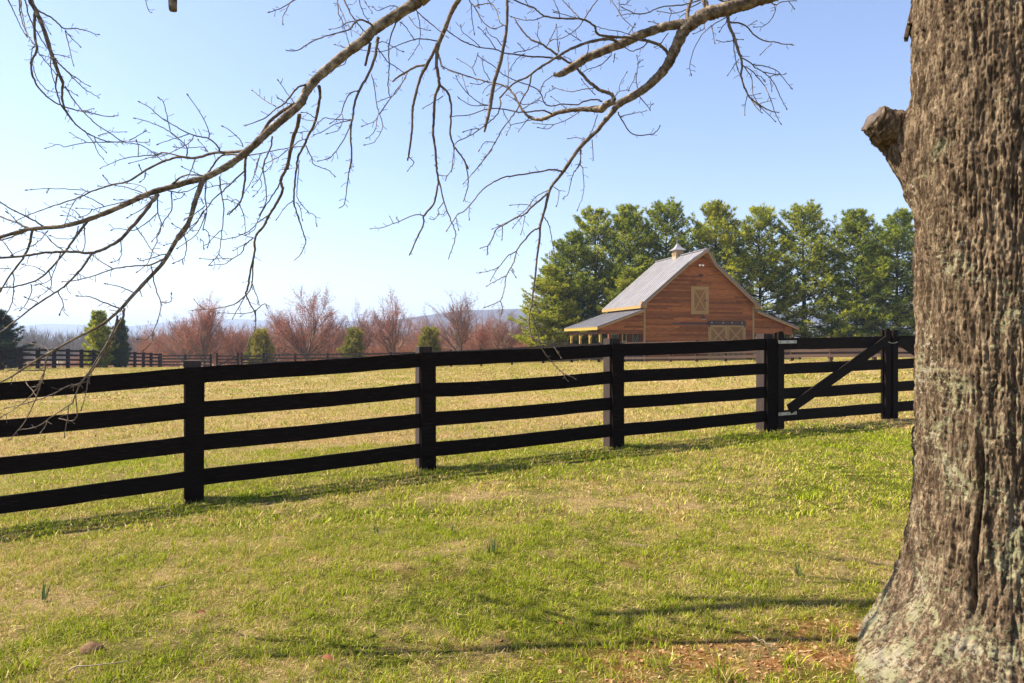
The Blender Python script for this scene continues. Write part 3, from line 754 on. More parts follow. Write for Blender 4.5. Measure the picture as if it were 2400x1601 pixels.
def pine_meshes(H, Rm, seed, low=.06, dens=1.0, thin_low=.0, limb_bend=.12, texp=.54):
    rg = np.random.default_rng(seed); C = []; D = []; P0 = []; P1 = []; R0 = []; R1 = []
    nT = 14; tz = np.linspace(0, H*.97, nT)
    sway = np.cumsum(rg.normal(0, .04, (nT, 2)), 0)
    for i in range(nT-1):
        P0.append((sway[i, 0], sway[i, 1], tz[i])); P1.append((sway[i+1, 0], sway[i+1, 1], tz[i+1])); R0.append(.20*(1-tz[i]/H)+.02); R1.append(.20*(1-tz[i+1]/H)+.02)
    h = H*low
    while h < H*.985:
        f = h/H
        Rh = Rm*(min(1, .62+f*2.2) if f < .25 else ((1-f)/.75)**texp)*rg.uniform(.78, 1.12)+.15
        for k in range(rg.integers(5, 8)):
            az = rg.uniform(0, 2*math.pi); Lb = Rh*rg.uniform(.7, 1.12); up_ = .10+.75*f**1.3+rg.normal(0, .08)
            if thin_low and f < .35 and rg.random() < thin_low: continue
            dirv = np.array([math.cos(az), math.sin(az), 0]); side = np.array([-dirv[1], dirv[0], 0])
            base = np.array([np.interp(h, tz, sway[:, 0]), np.interp(h, tz, sway[:, 1]), h])
            def pt(t_): return base+dirv*Lb*t_+np.array([0, 0, Lb*(up_*t_-limb_bend*4*t_*(1-t_)*.5+.15*t_*t_)])
            q_ = [pt(t_) for t_ in (0, .35, .7, 1)]; rb = .02+.012*Lb
            for i in range(3): P0.append(q_[i]); P1.append(q_[i+1]); R0.append(rb*(1-i/3.2)); R1.append(rb*(1-(i+1)/3.2))
            n = int((8+14*Lb)*dens)
            for _ in range(n):
                t_ = rg.uniform(.22, 1)**.75; wd_ = Lb*.38*(1.2-t_)+.14
                s_ = rg.uniform(-1, 1); c = pt(t_)+side*s_*wd_+np.array([0, 0, rg.normal(0, .07)+.04])
                C.append(c); D.append(dirv*.5+side*s_*.5+np.array([0, 0, .75]))
        h += rg.uniform(.30, .48)*(1 if H > 8 else H/10)
    C = np.array(C); D = np.array(D)
    V, T, A = tri_cloud(C, D, 8, .30, .055, .62, seed)
    V2, T2 = segs_mesh(np.array(P0), np.array(P1), np.array(R0), np.array(R1), 4)
    return np_mesh('needles', V, T, False, {'rnd': A}), np_mesh('trunk', V2, T2, True)
def scaled(o, s): o.scale = s; return o
pine_var = [pine_meshes(13.5, 3.9, 11, .04, 1.15), pine_meshes(13.5, 3.8, 12, .05, 1.05, .2), pine_meshes(13.5, 4.0, 13, .04, .95, .4), pine_meshes(13.5, 3.9, 14, .03, 1.15)]
def place_tree(name, meshes, mats, x, y, rz, s, label, cat, group=None, parts=('crown', 'trunk')):
    r = empty(name, (x, y, g1(x, y)-.08), rz); r.scale = s if isinstance(s, tuple) else (s, s, s); tag(r, label, cat, group)
    for me_, mt, pn in zip(meshes, mats, parts): link_mesh(pn, me_, mt, r)
    return r
PM = (M['pine_needles'], M['pine_bark'])
pines = [ # u, v_top, Y, variant, widthscale, label
 (1290, 622, 63, 3, 1.15, 'shortest bushy pine at the left end of the pine row'),
 (1340, 540, 65, 0, 1.05, 'second pine from the left end, beyond the porch corner'),
 (1392, 486, 67, 1, 1.05, 'tall pine third from the left, above the left porch roof'),
 (1472, 480, 66, 0, 1.05, 'tall pine left of the cupola with a rounded top'),
 (1470, 628, 62, 3, .95, 'small bright pine just behind the left slope of the barn roof'),
 (1568, 470, 67, 2, 1.1, 'tall sparse-topped pine directly behind the cupola'),
 (1674, 474, 66, 3, 1.1, 'tall pine right behind the barn roof peak'),
 (1782, 482, 67, 1, 1.12, 'tall pine above the right roof slope of the barn'),
 (1888, 476, 66, 2, 1.15, 'tall open pine over the right porch roof with sky gaps'),
 (2004, 491, 65, 0, 1.15, 'tall pine between the right porch and the big trunk'),
 (2104, 491, 66, 3, 1.1, 'pine partly hidden at the left edge of the big trunk'),
 (2215, 490, 67, 0, 1.0, 'pine behind the big trunk at the right end of the row')]
for i, (u, vt, Y, vi, ws, lab) in enumerate(pines):
    x = (u-1200)/F*Y; zt = 1.5-(vt-800)/F*Y; hh = zt-g1(x, Y)+.08; s = hh/14.05
    place_tree('pine_tree', pine_var[vi], PM, x, Y, i*2.1, (ws*max(s, .8), ws*max(s, .8), s), lab, 'pine tree', 'row of pines behind the barn')
# evergreens at the left
def cedar_meshes(H, Rm, seed, mat='x', n=2600):
    rg = np.random.default_rng(seed); hfr = rg.uniform(0.02, 1, n)**.9; az = rg.uniform(0, 2*math.pi, n)
    Rh = Rm*np.where(hfr < .25, .7+1.2*hfr, ((1-hfr)/.75)**.7)
    lump = .75+.5*vnoise(np.c_[np.cos(az)*2, np.sin(az)*2, hfr*7], seed)
    rr = Rh*lump*rg.uniform(.35, 1, n)**.5
    C = np.c_[np.cos(az)*rr, np.sin(az)*rr, hfr*H]; D = np.c_[np.cos(az)*.6, np.sin(az)*.6, np.full(n, .9)]
    V, T, A = tri_cloud(C, D, 6, .24*H/5, .06*H/5, .6, seed)
    z = np.linspace(0, H*.9, 6); P0 = np.c_[z[:-1]*0, z[:-1]*0, z[:-1]]; P1 = np.c_[z[1:]*0, z[1:]*0, z[1:]]
    V2, T2 = segs_mesh(P0, P1, np.linspace(.1, .03, 5)*H/5, np.linspace(.08, .01, 5)*H/5, 5)
    return np_mesh('foliage', V, T, False, {'rnd': A}), np_mesh('trunk', V2, T2, True)
ev = pine_meshes(6.2, 1.8, 31, .04, 1.1, 0, .12, .62)
x = (236-1200)/F*56; place_tree('pine_tree', ev, PM, (228-1200)/F*57, 57, 0, (.72, .72, (1.5-(735-800)/F*57-g1((228-1200)/F*57, 57))/6.1), 'green pine standing behind the left field fence', 'pine tree')
ev2 = pine_meshes(5.4, 1.5, 32, .04, 1.3, 0, .12, .6)
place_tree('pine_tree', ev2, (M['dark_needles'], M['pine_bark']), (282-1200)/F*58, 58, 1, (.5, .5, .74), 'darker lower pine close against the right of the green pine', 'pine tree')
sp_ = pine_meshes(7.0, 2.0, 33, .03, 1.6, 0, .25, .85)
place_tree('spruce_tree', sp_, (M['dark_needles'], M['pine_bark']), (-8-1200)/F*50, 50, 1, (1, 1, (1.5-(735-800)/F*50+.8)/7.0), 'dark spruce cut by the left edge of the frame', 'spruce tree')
shr = pine_meshes(3.2, 1.6, 41, .03, .8, 0, .05, .6)
for u, vt, Y, s, lab in ((612, 782, 67, 1.0, 'yellow-green cedar shrub left of the widest red maple'), (828, 780, 63, 1.02, 'yellow-green cedar shrub between two red maples in the middle'), (1003, 778, 60, 1.0, 'dull green cedar shrub left of the greyish maple'), (590, 800, 68, .55, 'low yellow bush beside the cedar shrub near the far gate')):
    x = (u-1200)/F*Y; h = (1.5-(vt-800)/F*Y-g1(x, Y)+.08)/3.2
    place_tree('cedar_shrub', shr, (M['cedar_leaves'], M['pine_bark']), x, Y, u, (s*.72, s*.72, h), lab, 'shrub', 'cedar shrubs behind the far fence')

# ------------------------------------------------------------------ bare red maples
def maple_meshes(H, Wd, seed, n_main=7, buds=1.0, levels=4, asc=.75):
    rg = np.random.default_rng(seed); P0 = []; P1 = []; R0 = []; R1 = []; tips = []
    def grow(p, d, L_, r, lev):
        n = 3; q_ = p
        for i in range(n):
            dd_ = d+rg.normal(0, .10, 3); dd_[2] += .05; dd_ /= np.linalg.norm(dd_); nq = q_+dd_*L_/n
            r2 = r*(1-.16*(i+1)); P0.append(q_); P1.append(nq); R0.append(r*(1-.16*i)); R1.append(r2); q_ = nq; d = dd_
            if lev >= 3: tips.append((q_, d))
            if lev < levels and (i > 0 or lev > 0):
                kk = 2 if lev < 2 else (1 if rg.random() < .8 else 2)
                for _ in range(kk if i < n-1 else kk):
                    nd = d+rg.normal(0, .36, 3); nd[2] += .14; nd /= np.linalg.norm(nd)
                    grow(q_, nd, L_*rg.uniform(.55, .78), r2*.6, lev+1)
    th = H*.10; P0.append(np.zeros(3)); P1.append(np.array([0, 0, th])); R0.append(.026*H); R1.append(.021*H)
    for k in range(n_main):
        az = 2*math.pi*k/n_main+rg.normal(0, .25); spr = rg.uniform(.10, .72) if k else .05
        d = np.array([math.cos(az)*spr*Wd/H*1.25, math.sin(az)*spr*Wd/H*1.25, asc]); d /= np.linalg.norm(d)
        grow(np.array([0, 0, th*rg.uniform(.5, 1.8)]), d, H*rg.uniform(.36, .46)*(1-.42*spr), .013*H, 1)
    P0, P1, R0, R1 = map(np.array, (P0, P1, R0, R1)); R0 = np.maximum(R0, .009); R1 = np.maximum(R1, .007)
    mz = P1[:, 2].max(); k = H/mz; P0 = P0*k; P1 = P1*k
    V2, T2 = segs_mesh(P0, P1, R0, R1, 3)
    C = np.array([a for a, b in tips])*k; D = np.array([b for a, b in tips])
    keep = rg.random(len(C)) < .9*buds*np.clip(.25+C[:, 2]/H*1.1, 0, 1); C, D = C[keep], D[keep]
    V, T, A = tri_cloud(C, D, 7, .13, .05, .9, seed, 0, .2)
    # fine twigs
    Vt, Tt, At = tri_cloud(np.array([a for a, b in tips])*k, np.array([b for a, b in tips]), 3, .48, .016, .5, seed+1, .1)
    V3, T3, A3 = joinm([(V2, T2, np.zeros(len(V2))), (Vt, Tt, At)])
    print('maple', len(T), len(T3))
    return np_mesh('buds', V, T, False, {'rnd': A}), np_mesh('branches', V3, T3, False)
MM = (M['maple_buds'], M['maple_bark'])
mv = [maple_meshes(8.5, 8.5, 51, 9), maple_meshes(8.5, 5.5, 52, 7, .35, 4, 1.0), maple_meshes(8.5, 7.0, 57, 8, .9), maple_meshes(8.5, 6.0, 63, 6, .75, 4, 1.1), maple_meshes(8.5, 9.5, 68, 9, .8, 4, .6)]
maples = [(478, 674, 74, 2, 1.0, 'red-budded maple rising behind the far gate, leftmost of the maples'),
 (430, 735, 78, 4, .8, 'low reddish maple left of the far gate with a spreading crown'),
 (720, 668, 72, 0, 1.15, 'broadest red-budded maple with a rounded crown above the fence'),
 (640, 745, 79, 4, .7, 'small reddish maple tucked behind the widest maple'),
 (838, 700, 74, 3, .8, 'narrow maple between the widest and the tallest maple'),
 (925, 668, 70, 3, .95, 'tall maple with pink twigs in the middle of the far fence line'),
 (1078, 682, 68, 1, 1.0, 'pale bare maple with few buds against the dark hill'),
 (1132, 735, 77, 2, .75, 'low pinkish maple between the pale bare maple and the pine row'),
 (560, 752, 80, 4, .75, 'small reddish maple behind the two far gate leaves'),
 (1178, 708, 66, 3, .85, 'slender bare maple just left of the pine row'),
 (1010, 740, 78, 4, .8, 'low red maple behind the dull green cedar shrub')]
for u, vt, Y, vi, ws, lab in maples:
    x = (u-1200)/F*Y; h = (1.5-(vt-800)/F*Y-g1(x, Y)+.08)/8.5
    place_tree('maple_tree', mv[vi], MM, x, Y, u*.7, (ws, ws, h), lab, 'maple tree', 'bare maples along the far fence', ('buds', 'branches'))

# far scrub and woods: masses nobody could count
def wood_mass(name, label, n, yr, ur, hr, mat, seed, tw=6, segl=1.0, ws=.5):
    rg = np.random.default_rng(seed); P0 = []; P1 = []; R0 = []; R1 = []; C = []; D = []
    Y = rg.uniform(*yr, n); u = rg.uniform(*ur, n); X = (u-1200)/F*Y; Z = gz(X, Y); H = rg.uniform(*hr, n)*(.7+.6*vnoise(np.c_[u/60, Y/40, u*0], seed))
    for x, y, z, h in zip(X, Y, Z, H):
        for s in range(5):
            a = rg.uniform(0, 6.28); sp2 = rg.uniform(0, .35)*h*ws; p1 = np.array([x+math.cos(a)*sp2, y+math.sin(a)*sp2, z+h*rg.uniform(.75, 1)])
            p0 = np.array([x, y, z+h*(.0 if s == 0 else rg.uniform(.1, .4))]); P0.append(p0); P1.append(p1); R0.append(.012*h if s == 0 else .005*h); R1.append(.003*h)
            m = tw
            t_ = rg.uniform(.15, 1, m)[:, None]; C.append(p0+(p1-p0)*t_+rg.normal(0, .05*h*ws, (m, 3))); D.append(np.tile((p1-p0)/np.linalg.norm(p1-p0), (m, 1)))
    C = np.concatenate(C); D = np.concatenate(D)
    V, T, A = tri_cloud(C, D, 4, 1.0*segl, .035*segl, .4, seed, .35)
    V2, T2 = segs_mesh(np.array(P0), np.array(P1), np.array(R0), np.array(R1), 3)
    V, T, A = joinm([(V, T, A), (V2, T2, np.full(len(V2), .5))]); print(name, len(T))
    o = link_mesh(name, np_mesh(name, V, T, False, {'rnd': A}), mat); return tag(o, label, None, None, 'stuff')
wood_mass('red_scrub', 'reddish leafless scrub filling the view under the maples', 520, (82, 112), (330, 1260), (3.4, 6.0), M['scrub_twigs'], 61, 11, .75, 1.2)
wood_mass('red_scrub', 'low reddish brush far behind the left field fence', 120, (100, 125), (20, 420), (1.6, 3.0), M['scrub_twigs'], 64, 9, .7, 1.3)
wood_mass('bare_woods', 'grey-brown leafless woods far across the valley', 950, (180, 330), (-150, 1300), (6, 10.5), M['wood_twigs'], 62, 12, 2.6, .8)
wood_mass('bare_woods', 'grey leafless woods behind the pine row', 160, (150, 260), (1250, 2700), (5, 9), M['wood_twigs'], 63, 10, 2.2, .8)

# ------------------------------------------------------------------ the big tree
TX, TY = 2.345, 3.2; TB = g1(TX, TY)
tree = tag(empty('shade_tree', (TX, TY, TB)), 'big old tree with lichen-crusted trunk and overhanging bare limbs', 'tree')
edge = [(0, 2127), (205, 2130), (300, 2132), (449, 2133), (510, 2140), (561, 2140), (663, 2140), (765, 2144), (953, 2142), (1055, 2140), (1157, 2137), (1260, 2127), (1341, 2109), (1402, 2089), (1484, 2058), (1556, 2012), (1601, 1982)]
zs_key = []; rs_key = []                       # radius that gives the trunk its profile, from the left outline
for v_, u_ in edge[::-1]:
    fl = math.atan((u_-1200)/F); D0 = math.hypot(TX, TY); fc = math.atan2(TX, TY); dt = D0*math.cos(fc-fl)*math.cos(fl)
    zs_key.append(1.5-(v_-800)/F*dt-TB); rs_key.append(D0*math.sin(fc-fl)-.006)
zs_key += [4.2, 5.2, 7.5]; rs_key += [.40, .36, .28]
NTH, NZ = 470, 660
zz = np.concatenate([np.linspace(-.4, 3.3, 620), np.linspace(3.35, 7.5, NZ-620)])
th_cam = math.atan2(-TY, -TX)                 # the side that faces the camera gets the finer mesh
th = np.concatenate([np.linspace(th_cam-1.85, th_cam+1.85, 410, endpoint=False), np.linspace(th_cam+1.85, th_cam-1.85+2*math.pi, 60, endpoint=False)]); TH_, ZZ = np.meshgrid(th, zz)
thf, zf_ = TH_.ravel(), ZZ.ravel(); r = np.interp(zf_, zs_key, rs_key)
cxs, sns = np.cos(thf), np.sin(thf)
low = np.clip((.7-zf_)/.7, 0, 1.4)
r = r*(1+.05*(fbm(np.c_[cxs*1.5, sns*1.5, zf_*.7], 3, 3)-.5)*2+ low*.07*np.sin(3*thf+1.0)+low*.04*np.sin(7*thf+2))
# collar under the sawn stub
th_s = math.atan2(.507, -.862)
dth = np.angle(np.exp(1j*(thf-th_s)))
lobe = .30*np.exp(-(np.angle(np.exp(1j*(thf-R(196))))/.55)**2)*np.clip((.42-zf_)/.42, 0, 1)**1.6
r = r+lobe
colr = .13*np.exp(-(dth/.34)**2)*np.where(zf_ > 2.50, np.exp(-((zf_-2.50)/.11)**2), np.exp(-((zf_-2.50)/.24)**2))
r = r+colr
# furrowed bark
wz = (fbm(np.c_[cxs*3, sns*3, zf_*2.2], 3, 21)-.5)
ax, ay = cxs*.44, sns*.44
w2 = (fbm(np.c_[ax*14, ay*14, zf_*9], 3, 22)-.5)
def ridge(fx, fz, sd, wk): return np.abs(2*vnoise(np.c_[ax*fx+wz*wk+w2*.8, ay*fx+wz*wk-w2*.8, zf_*fz+w2*.6], sd)-1)
f1 = ridge(21, 3.2, 31, 1.8)                   # broad furrows
f2 = ridge(56, 9, 33, 2.6)                     # plates
f3 = ridge(125, 34, 37, 2.0)                    # knobbly flakes
f4 = vnoise(np.c_[ax*150, ay*150, zf_*110], 41)
patch = .55+.9*fbm(np.c_[ax*5, ay*5, zf_*3], 3, 50)
r = r+patch*1.2*(.020*(np.minimum(f1, .55)-.3)+.017*(np.minimum(f2, .6)-.3)+.011*(f3-.4)+.005*(f4-.5))
# long crack towards the camera
th_c = math.atan2(-TY, (.0-TX))+0.0
uc = (2225-1200)/F; yc = 2.78; th_crack = math.atan2(yc-TY, uc*yc-TX)
dc = np.angle(np.exp(1j*(thf-th_crack-.02*np.sin(zf_*9)-.03*(zf_-.6)))); crk = np.exp(-(dc*.45/.010)**2)*np.clip((zf_-.30)/.08, 0, 1)*np.clip((1.12-zf_)/.12, 0, 1)
r = r-.055*crk
V = np.c_[r*cxs, r*sns, zf_]
lean = np.interp(zf_, [0, 3, 7.5], [0, 0, .25]); V[:, 0] += lean
I, J = np.meshgrid(np.arange(NZ-1), np.arange(NTH), indexing='ij'); q0 = I*NTH+J; q1 = I*NTH+(J+1) % NTH
T = np.stack([q0.ravel(), q1.ravel(), (q1+NTH).ravel(), (q0+NTH).ravel()], 1)
trunk = link_mesh('trunk', np_mesh('trunk', V, T, True), M['bark'], tree)
# sawn stub
def tube(pts, rad, n=8, jit=0.0, seed=0, cap=True):
    pts = np.asarray(pts, float); rad = np.asarray(rad, float); rg = np.random.default_rng(seed); m = len(pts)
    tg = np.gradient(pts, axis=0); tg /= np.linalg.norm(tg, axis=1)[:, None]+1e-9
    a = np.array([0, 0, 1.]) if abs(tg[0, 2]) < .8 else np.array([1., 0, 0]); e = np.cross(tg[0], a); e /= np.linalg.norm(e); V = np.empty((m, n, 3))
    for i in range(m):
        e = e-tg[i]*e.dot(tg[i]); e /= np.linalg.norm(e)+1e-9; f = np.cross(tg[i], e)
        for k in range(n):
            t_ = 2*math.pi*k/n; rr = rad[i]*(1+jit*rg.normal())
            V[i, k] = pts[i]+(e*math.cos(t_)+f*math.sin(t_))*rr
    I, J = np.meshgrid(np.arange(m-1), np.arange(n), indexing='ij'); q0 = I*n+J; q1 = I*n+(J+1) % n
    T = np.concatenate([np.stack([q0.ravel(), q1.ravel(), (q1+n).ravel()], 1), np.stack([q0.ravel(), (q1+n).ravel(), (q0+n).ravel()], 1)])
    V = V.reshape(-1, 3)
    if cap:
        V = np.vstack([V, pts[:1], pts[-1:]]); c0, c1 = len(V)-2, len(V)-1; k = np.arange(n); k2 = (k+1) % n
        T = np.concatenate([T, np.stack([k2, k, np.full(n, c0)], 1), np.stack([(m-1)*n+k, (m-1)*n+k2, np.full(n, c1)], 1)])
    return V, T
def smooth_c(P): P = np.array([list(a) for a in P], float); t_ = np.linspace(0, 1, 28); k_ = np.linspace(0, 1, len(P)); return np.stack([np.interp(t_, k_, P[:, i]) for i in range(3)], 1)
def local(p): return (p[0]-TX, p[1]-TY, p[2]-TB)
s0 = px(2215, 372, 3.50); s1 = px(2116, 318, 3.45); s2 = px(2072, 296, 3.40); s3 = px(2046, 276, 3.40)
Vs, Ts = tube(smooth_c([local(s0), local(s1), local(s2), local(s3)]), np.interp(np.linspace(0, 1, 28), [0, .33, .66, 1], [.13, .118, .088, .070]), 22, .045, 3, False)
Vs = Vs*(1+0*Vs)+ (Vs-np.array(local(s1)))*((fbm(Vs*38, 2, 8)-.5)*.11)[:, None]
stub = link_mesh('stub', np_mesh('stub', Vs, Ts, True), M['bark'], tree)
ring = Vs[-22:]; cen = ring.mean(0); dirn = np.array(local(s3))-np.array(local(s2)); dirn /= np.linalg.norm(dirn)
Vc = np.vstack([ring*1.0, ring*.9+cen*.1+dirn*.006, [cen+dirn*.002]]); k = np.arange(22); k2 = (k+1) % 22
Tc = np.concatenate([np.stack([k, k2, 22+k2], 1), np.stack([k, 22+k2, 22+k], 1), np.stack([22+k, 22+k2, np.full(22, 44)], 1)])
link_mesh('sawn_face', np_mesh('sawn_face', Vc, Tc, False), M['cut'], stub)
# loose bark flake on the upper left edge
m = MB(); a = local(px(2142, 10, 3.40)); b = local(px(2123, 92, 3.40)); m.beam(a, b, .06, .016, (.5, .8, 0)); a = local(px(2150, 2, 3.38)); b = local(px(2135, 60, 3.38)); m.beam(a, b, .07, .03, (.5, .8, 0)); m.build('bark_flake', M['bark'], tree)

# ---- limbs and branches, traced as rays and given their own distances
TILES = {1: (0, 0, 3.918), 2: (500, 0, 3.918), 3: (1000, 0, 3.918), 4: (1400, 0, 3.918), 5: (0, 350, 3.918), 6: (400, 350, 3.918), 7: (850, 350, 3.918), 8: (0, 600, 3.485), 9: (1200, 440, 3.265), 10: (900, 780, 3.359)}
def cv(t_, s):
    ox, oy, k = TILES[t_]; n = [float(a) for a in s.replace(',', ' ').split()]
    return [(ox+n[i]/k, oy+n[i+1]/k) for i in range(0, len(n), 2)]
# (group, role, w0, w1, points)   group sets the base distance
BR_ = []
def br(g, w0, w1, *tp, role='b', w=None): 
    pts = []
    for t_, s in tp: pts += cv(t_, s)
    BR_.append((g, role, w0, w1, pts, w))
GD = {'A': 3.8, 'B': 4.3, 'C': 4.2, 'D': 4.8, 'E': 4.0, 'F': 4.4}
br('A', 25, 7, (2, '1890 5 1680 140 1490 260 1380 370 1230 480 1060 620 940 730 860 830 790 960 640 1090 470 1240 330 1370 150 1510'), (5, '1900 250 1750 290 1550 350 1350 410 1180 490 1000 570 800 645 600 700 400 720 250 735 0 805 -150 850'), role='l')
br('A', 12, 3, (5, '1870 260 1800 450 1740 650 1640 800 1550 950 1480 1060 1330 1220 1200 1360 1090 1480'), (8, '830 560 600 680 420 780 250 880 100 980 0 1030 -80 1060'), role='l')
for w0, w1, s in ((5.5, 1.8, '1015 430 1000 510 950 600 900 700 810 850 740 950 650 1050 600 1180 560 1220 440 1300 300 1390 160 1420'), (5, 1.8, '960 490 940 580 870 720 790 850 710 970 650 1040 560 1060 400 1140 250 1190 60 1240'),
    (4, 1.6, '410 790 385 830 360 950 340 1030 290 1170 220 1320 150 1420 90 1490'), (2.5, 1.5, '350 960 300 1080 200 1190 100 1260 15 1310'), (2.5, 1.5, '560 1220 545 1350 525 1470'), (2.5, 1.5, '720 980 710 1080 665 1250'),
    (2.5, 1.8, '620 1140 630 1300 580 1345 490 1330'), (3, 1.6, '360 930 200 935 70 920 25 885'), (2.5, 1.5, '410 780 330 730 130 700'), (2.2, 1.5, '385 1340 370 1390 335 1435'), (2.2, 1.5, '300 1150 260 1090 215 1040'), (2.2, 1.5, '650 1045 570 1060 505 1080'), (2.4, 1.6, '820 840 870 790 910 730')):
    br('A', w0, w1, (8, s))
for w0, w1, s in ((4.5, 2, '1510 1000 1370 1060 1200 1070 1030 1100 830 1170 640 1210 580 1210'), (3.2, 2, '1385 1060 1410 1180 1440 1310 1480 1420 1450 1560'), (2.2, 1.5, '1475 1400 1565 1400 1570 1330'), (2.8, 1.6, '1240 1320 1100 1260 975 1235'),
    (3.4, 1.8, '1100 1460 920 1390 820 1350 720 1350'), (2.5, 1.5, '1520 960 1310 1020 1270 1005'), (2.2, 1.4, '1680 740 1590 690'), (9, 4.5, '1450 410 1380 500 1290 620 1200 720 1100 830 960 910 840 950 700 940 550 940 380 950 200 980 0 995 -80 1000'),
    (5.5, 3, '840 955 760 1080 650 1200 530 1300 350 1410 150 1567 0 1680'), (5.5, 3, '820 640 740 740 640 880 580 960 450 1110 350 1190 220 1240 100 1265 -60 1268'), (5.5, 3, '300 730 270 870 210 1000 110 1130 0 1300 -50 1380'), (2.8, 1.8, '115 1130 130 1200 110 1400 40 1540'),
    (4, 3, '400 705 270 630 110 550 -60 445'), (5, 3.5, '260 725 130 660 -50 600'), (4, 3, '250 740 140 790 -50 850'), (2.4, 1.6, '820 390 740 370 500 358 400 358 255 374'), (2.5, 1.5, '530 1300 580 1420 550 1505'), (2.5, 1.5, '285 1235 290 1300 240 1420 185 1475'), (2.4, 1.5, '450 1120 470 1200 460 1270 355 1355'),
    (2.4, 1.5, '555 950 510 1080 460 1200 345 1240'), (2.5, 1.5, '415 1130 330 1080 215 1058'), (2.2, 1.5, '350 1408 240 1358'), (2.2, 1.5, '490 1310 380 1240'), (3, 2, '1040 1100 850 975'), (2.6, 1.6, '1110 840 1115 950 1090 1010 1040 1035'), (2.6, 1.5, '1250 710 1350 860 1400 930 1450 965'),
    (3.4, 1.8, '600 940 500 870 410 780 340 745'), (2.6, 1.5, '720 700 700 780 665 815 550 820 470 795'), (2.6, 1.6, '775 700 780 850 765 930'), (2.6, 1.5, '440 740 370 830 280 890 120 960'), (3.2, 1.6, '1445 430 1450 580 1475 660 1470 760 1400 835'), (3, 1.5, '1450 580 1350 670 1230 740 1110 725 1030 735'),
    (3, 1.6, '1575 385 1575 560 1510 650 1450 780 1440 850 1400 930 1360 1040 1265 1120'), (2.8, 1.6, '1400 470 1290 555 1180 620'), (3, 1.6, '1430 430 1250 450 1150 465 1050 460'), (2.8, 1.6, '1200 470 1050 500 900 540 850 550 715 535'), (2.4, 1.5, '850 550 800 600 740 615'), (2.4, 1.5, '745 635 700 570 640 540 570 528'), (2.2, 1.4, '730 650 650 610 580 610'),
    (2.6, 1.6, '960 520 850 455 710 408'), (3, 1.6, '1400 460 1300 395 1150 345 1020 320 955 250'), (2.4, 1.5, '700 450 640 560 590 700'), (5, 2.5, '1560 340 1650 260 1740 230 1860 240'), (2.2, 1.5, '1850 240 1760 200 1680 165'), (2.4, 1.5, '1340 200 1330 260 1295 292'), (2.3, 1.5, '1300 200 1280 160'), (2.2, 1.5, '1345 385 1330 350 1250 320 1180 310'),
    (2.6, 1.6, '120 975 50 870 10 830'), (2.4, 1.5, '150 660 100 600 70 585'), (2.4, 1.5, '100 1095 40 1090 -20 1095'), (3, 1.6, '1790 90 1760 180 1710 285'), (3, 1.8, '1550 380 1650 395 1740 375 1850 315'), (2.2, 1.5, '1695 400 1660 445 1610 458'), (2.6, 1.5, '1690 790 1715 870 1690 990 1605 1038'), (2.6, 1.6, '1750 680 1650 830 1515 880'),
    (2.6, 1.6, '1880 520 1780 600 1700 640'), (2.6, 1.6, '1870 560 1800 680 1700 780'), (2.6, 1.6, '1890 580 1840 720 1780 800 1640 900')):
    br('A', w0, w1, (5, s), role='m' if w0 > 4.8 else 'b')
br('A', 2.2, 1.5, (8, '1290 520 1250 620 1190 680 1135 680')); br('A', 2.2, 1.5, (8, '1250 625 1240 700 1175 765'))
br('A', 7.5, 1.8, (1, '2250 1390 2100 1395 1960 1400 1790 1450 1650 1440 1500 1480 1340 1560'), (5, '1180 290 1040 320 880 370 720 440 560 495 400 550 250 605 100 680'), role='m')
for w0, w1, s in ((4, 1.6, '1790 1450 1650 1430 1500 1400 1430 1420 1300 1430 1150 1450 1040 1490 930 1540'), (4, 1.6, '2020 1400 1990 1330 1910 1270 1780 1240 1650 1180 1480 1080 1380 990 1290 940'), (2.6, 1.5, '1915 1270 1920 1210 1850 1060 1730 875'), (3.2, 1.6, '1715 1430 1715 1350 1640 1270 1530 1190 1400 1130 1250 1085'),
    (2.3, 1.5, '1565 1200 1530 1040 1490 920 1465 908'), (2.6, 1.5, '2235 1350 2210 1290 2130 1210 2055 1162'), (2.3, 1.5, '1780 1245 1750 1300 1650 1360 1500 1430 1350 1450'), (2.2, 1.5, '1735 1230 1600 1270 1460 1315'), (2.2, 1.5, '1900 1390 1860 1350 1700 1355 1615 1352'), (2.2, 1.5, '1910 1395 1880 1350 1825 1290'), (2.2, 1.5, '1270 1435 1268 1330 1255 1300'), (2.4, 1.5, '1480 1405 1400 1440 1200 1495')):
    br('A', w0, w1, (1, s))
br('A', 5, 2, (1, '2250 1430 2100 1415 2020 1440 1940 1540'), (5, '1900 250 1885 450 1900 560 1860 740'), role='m')
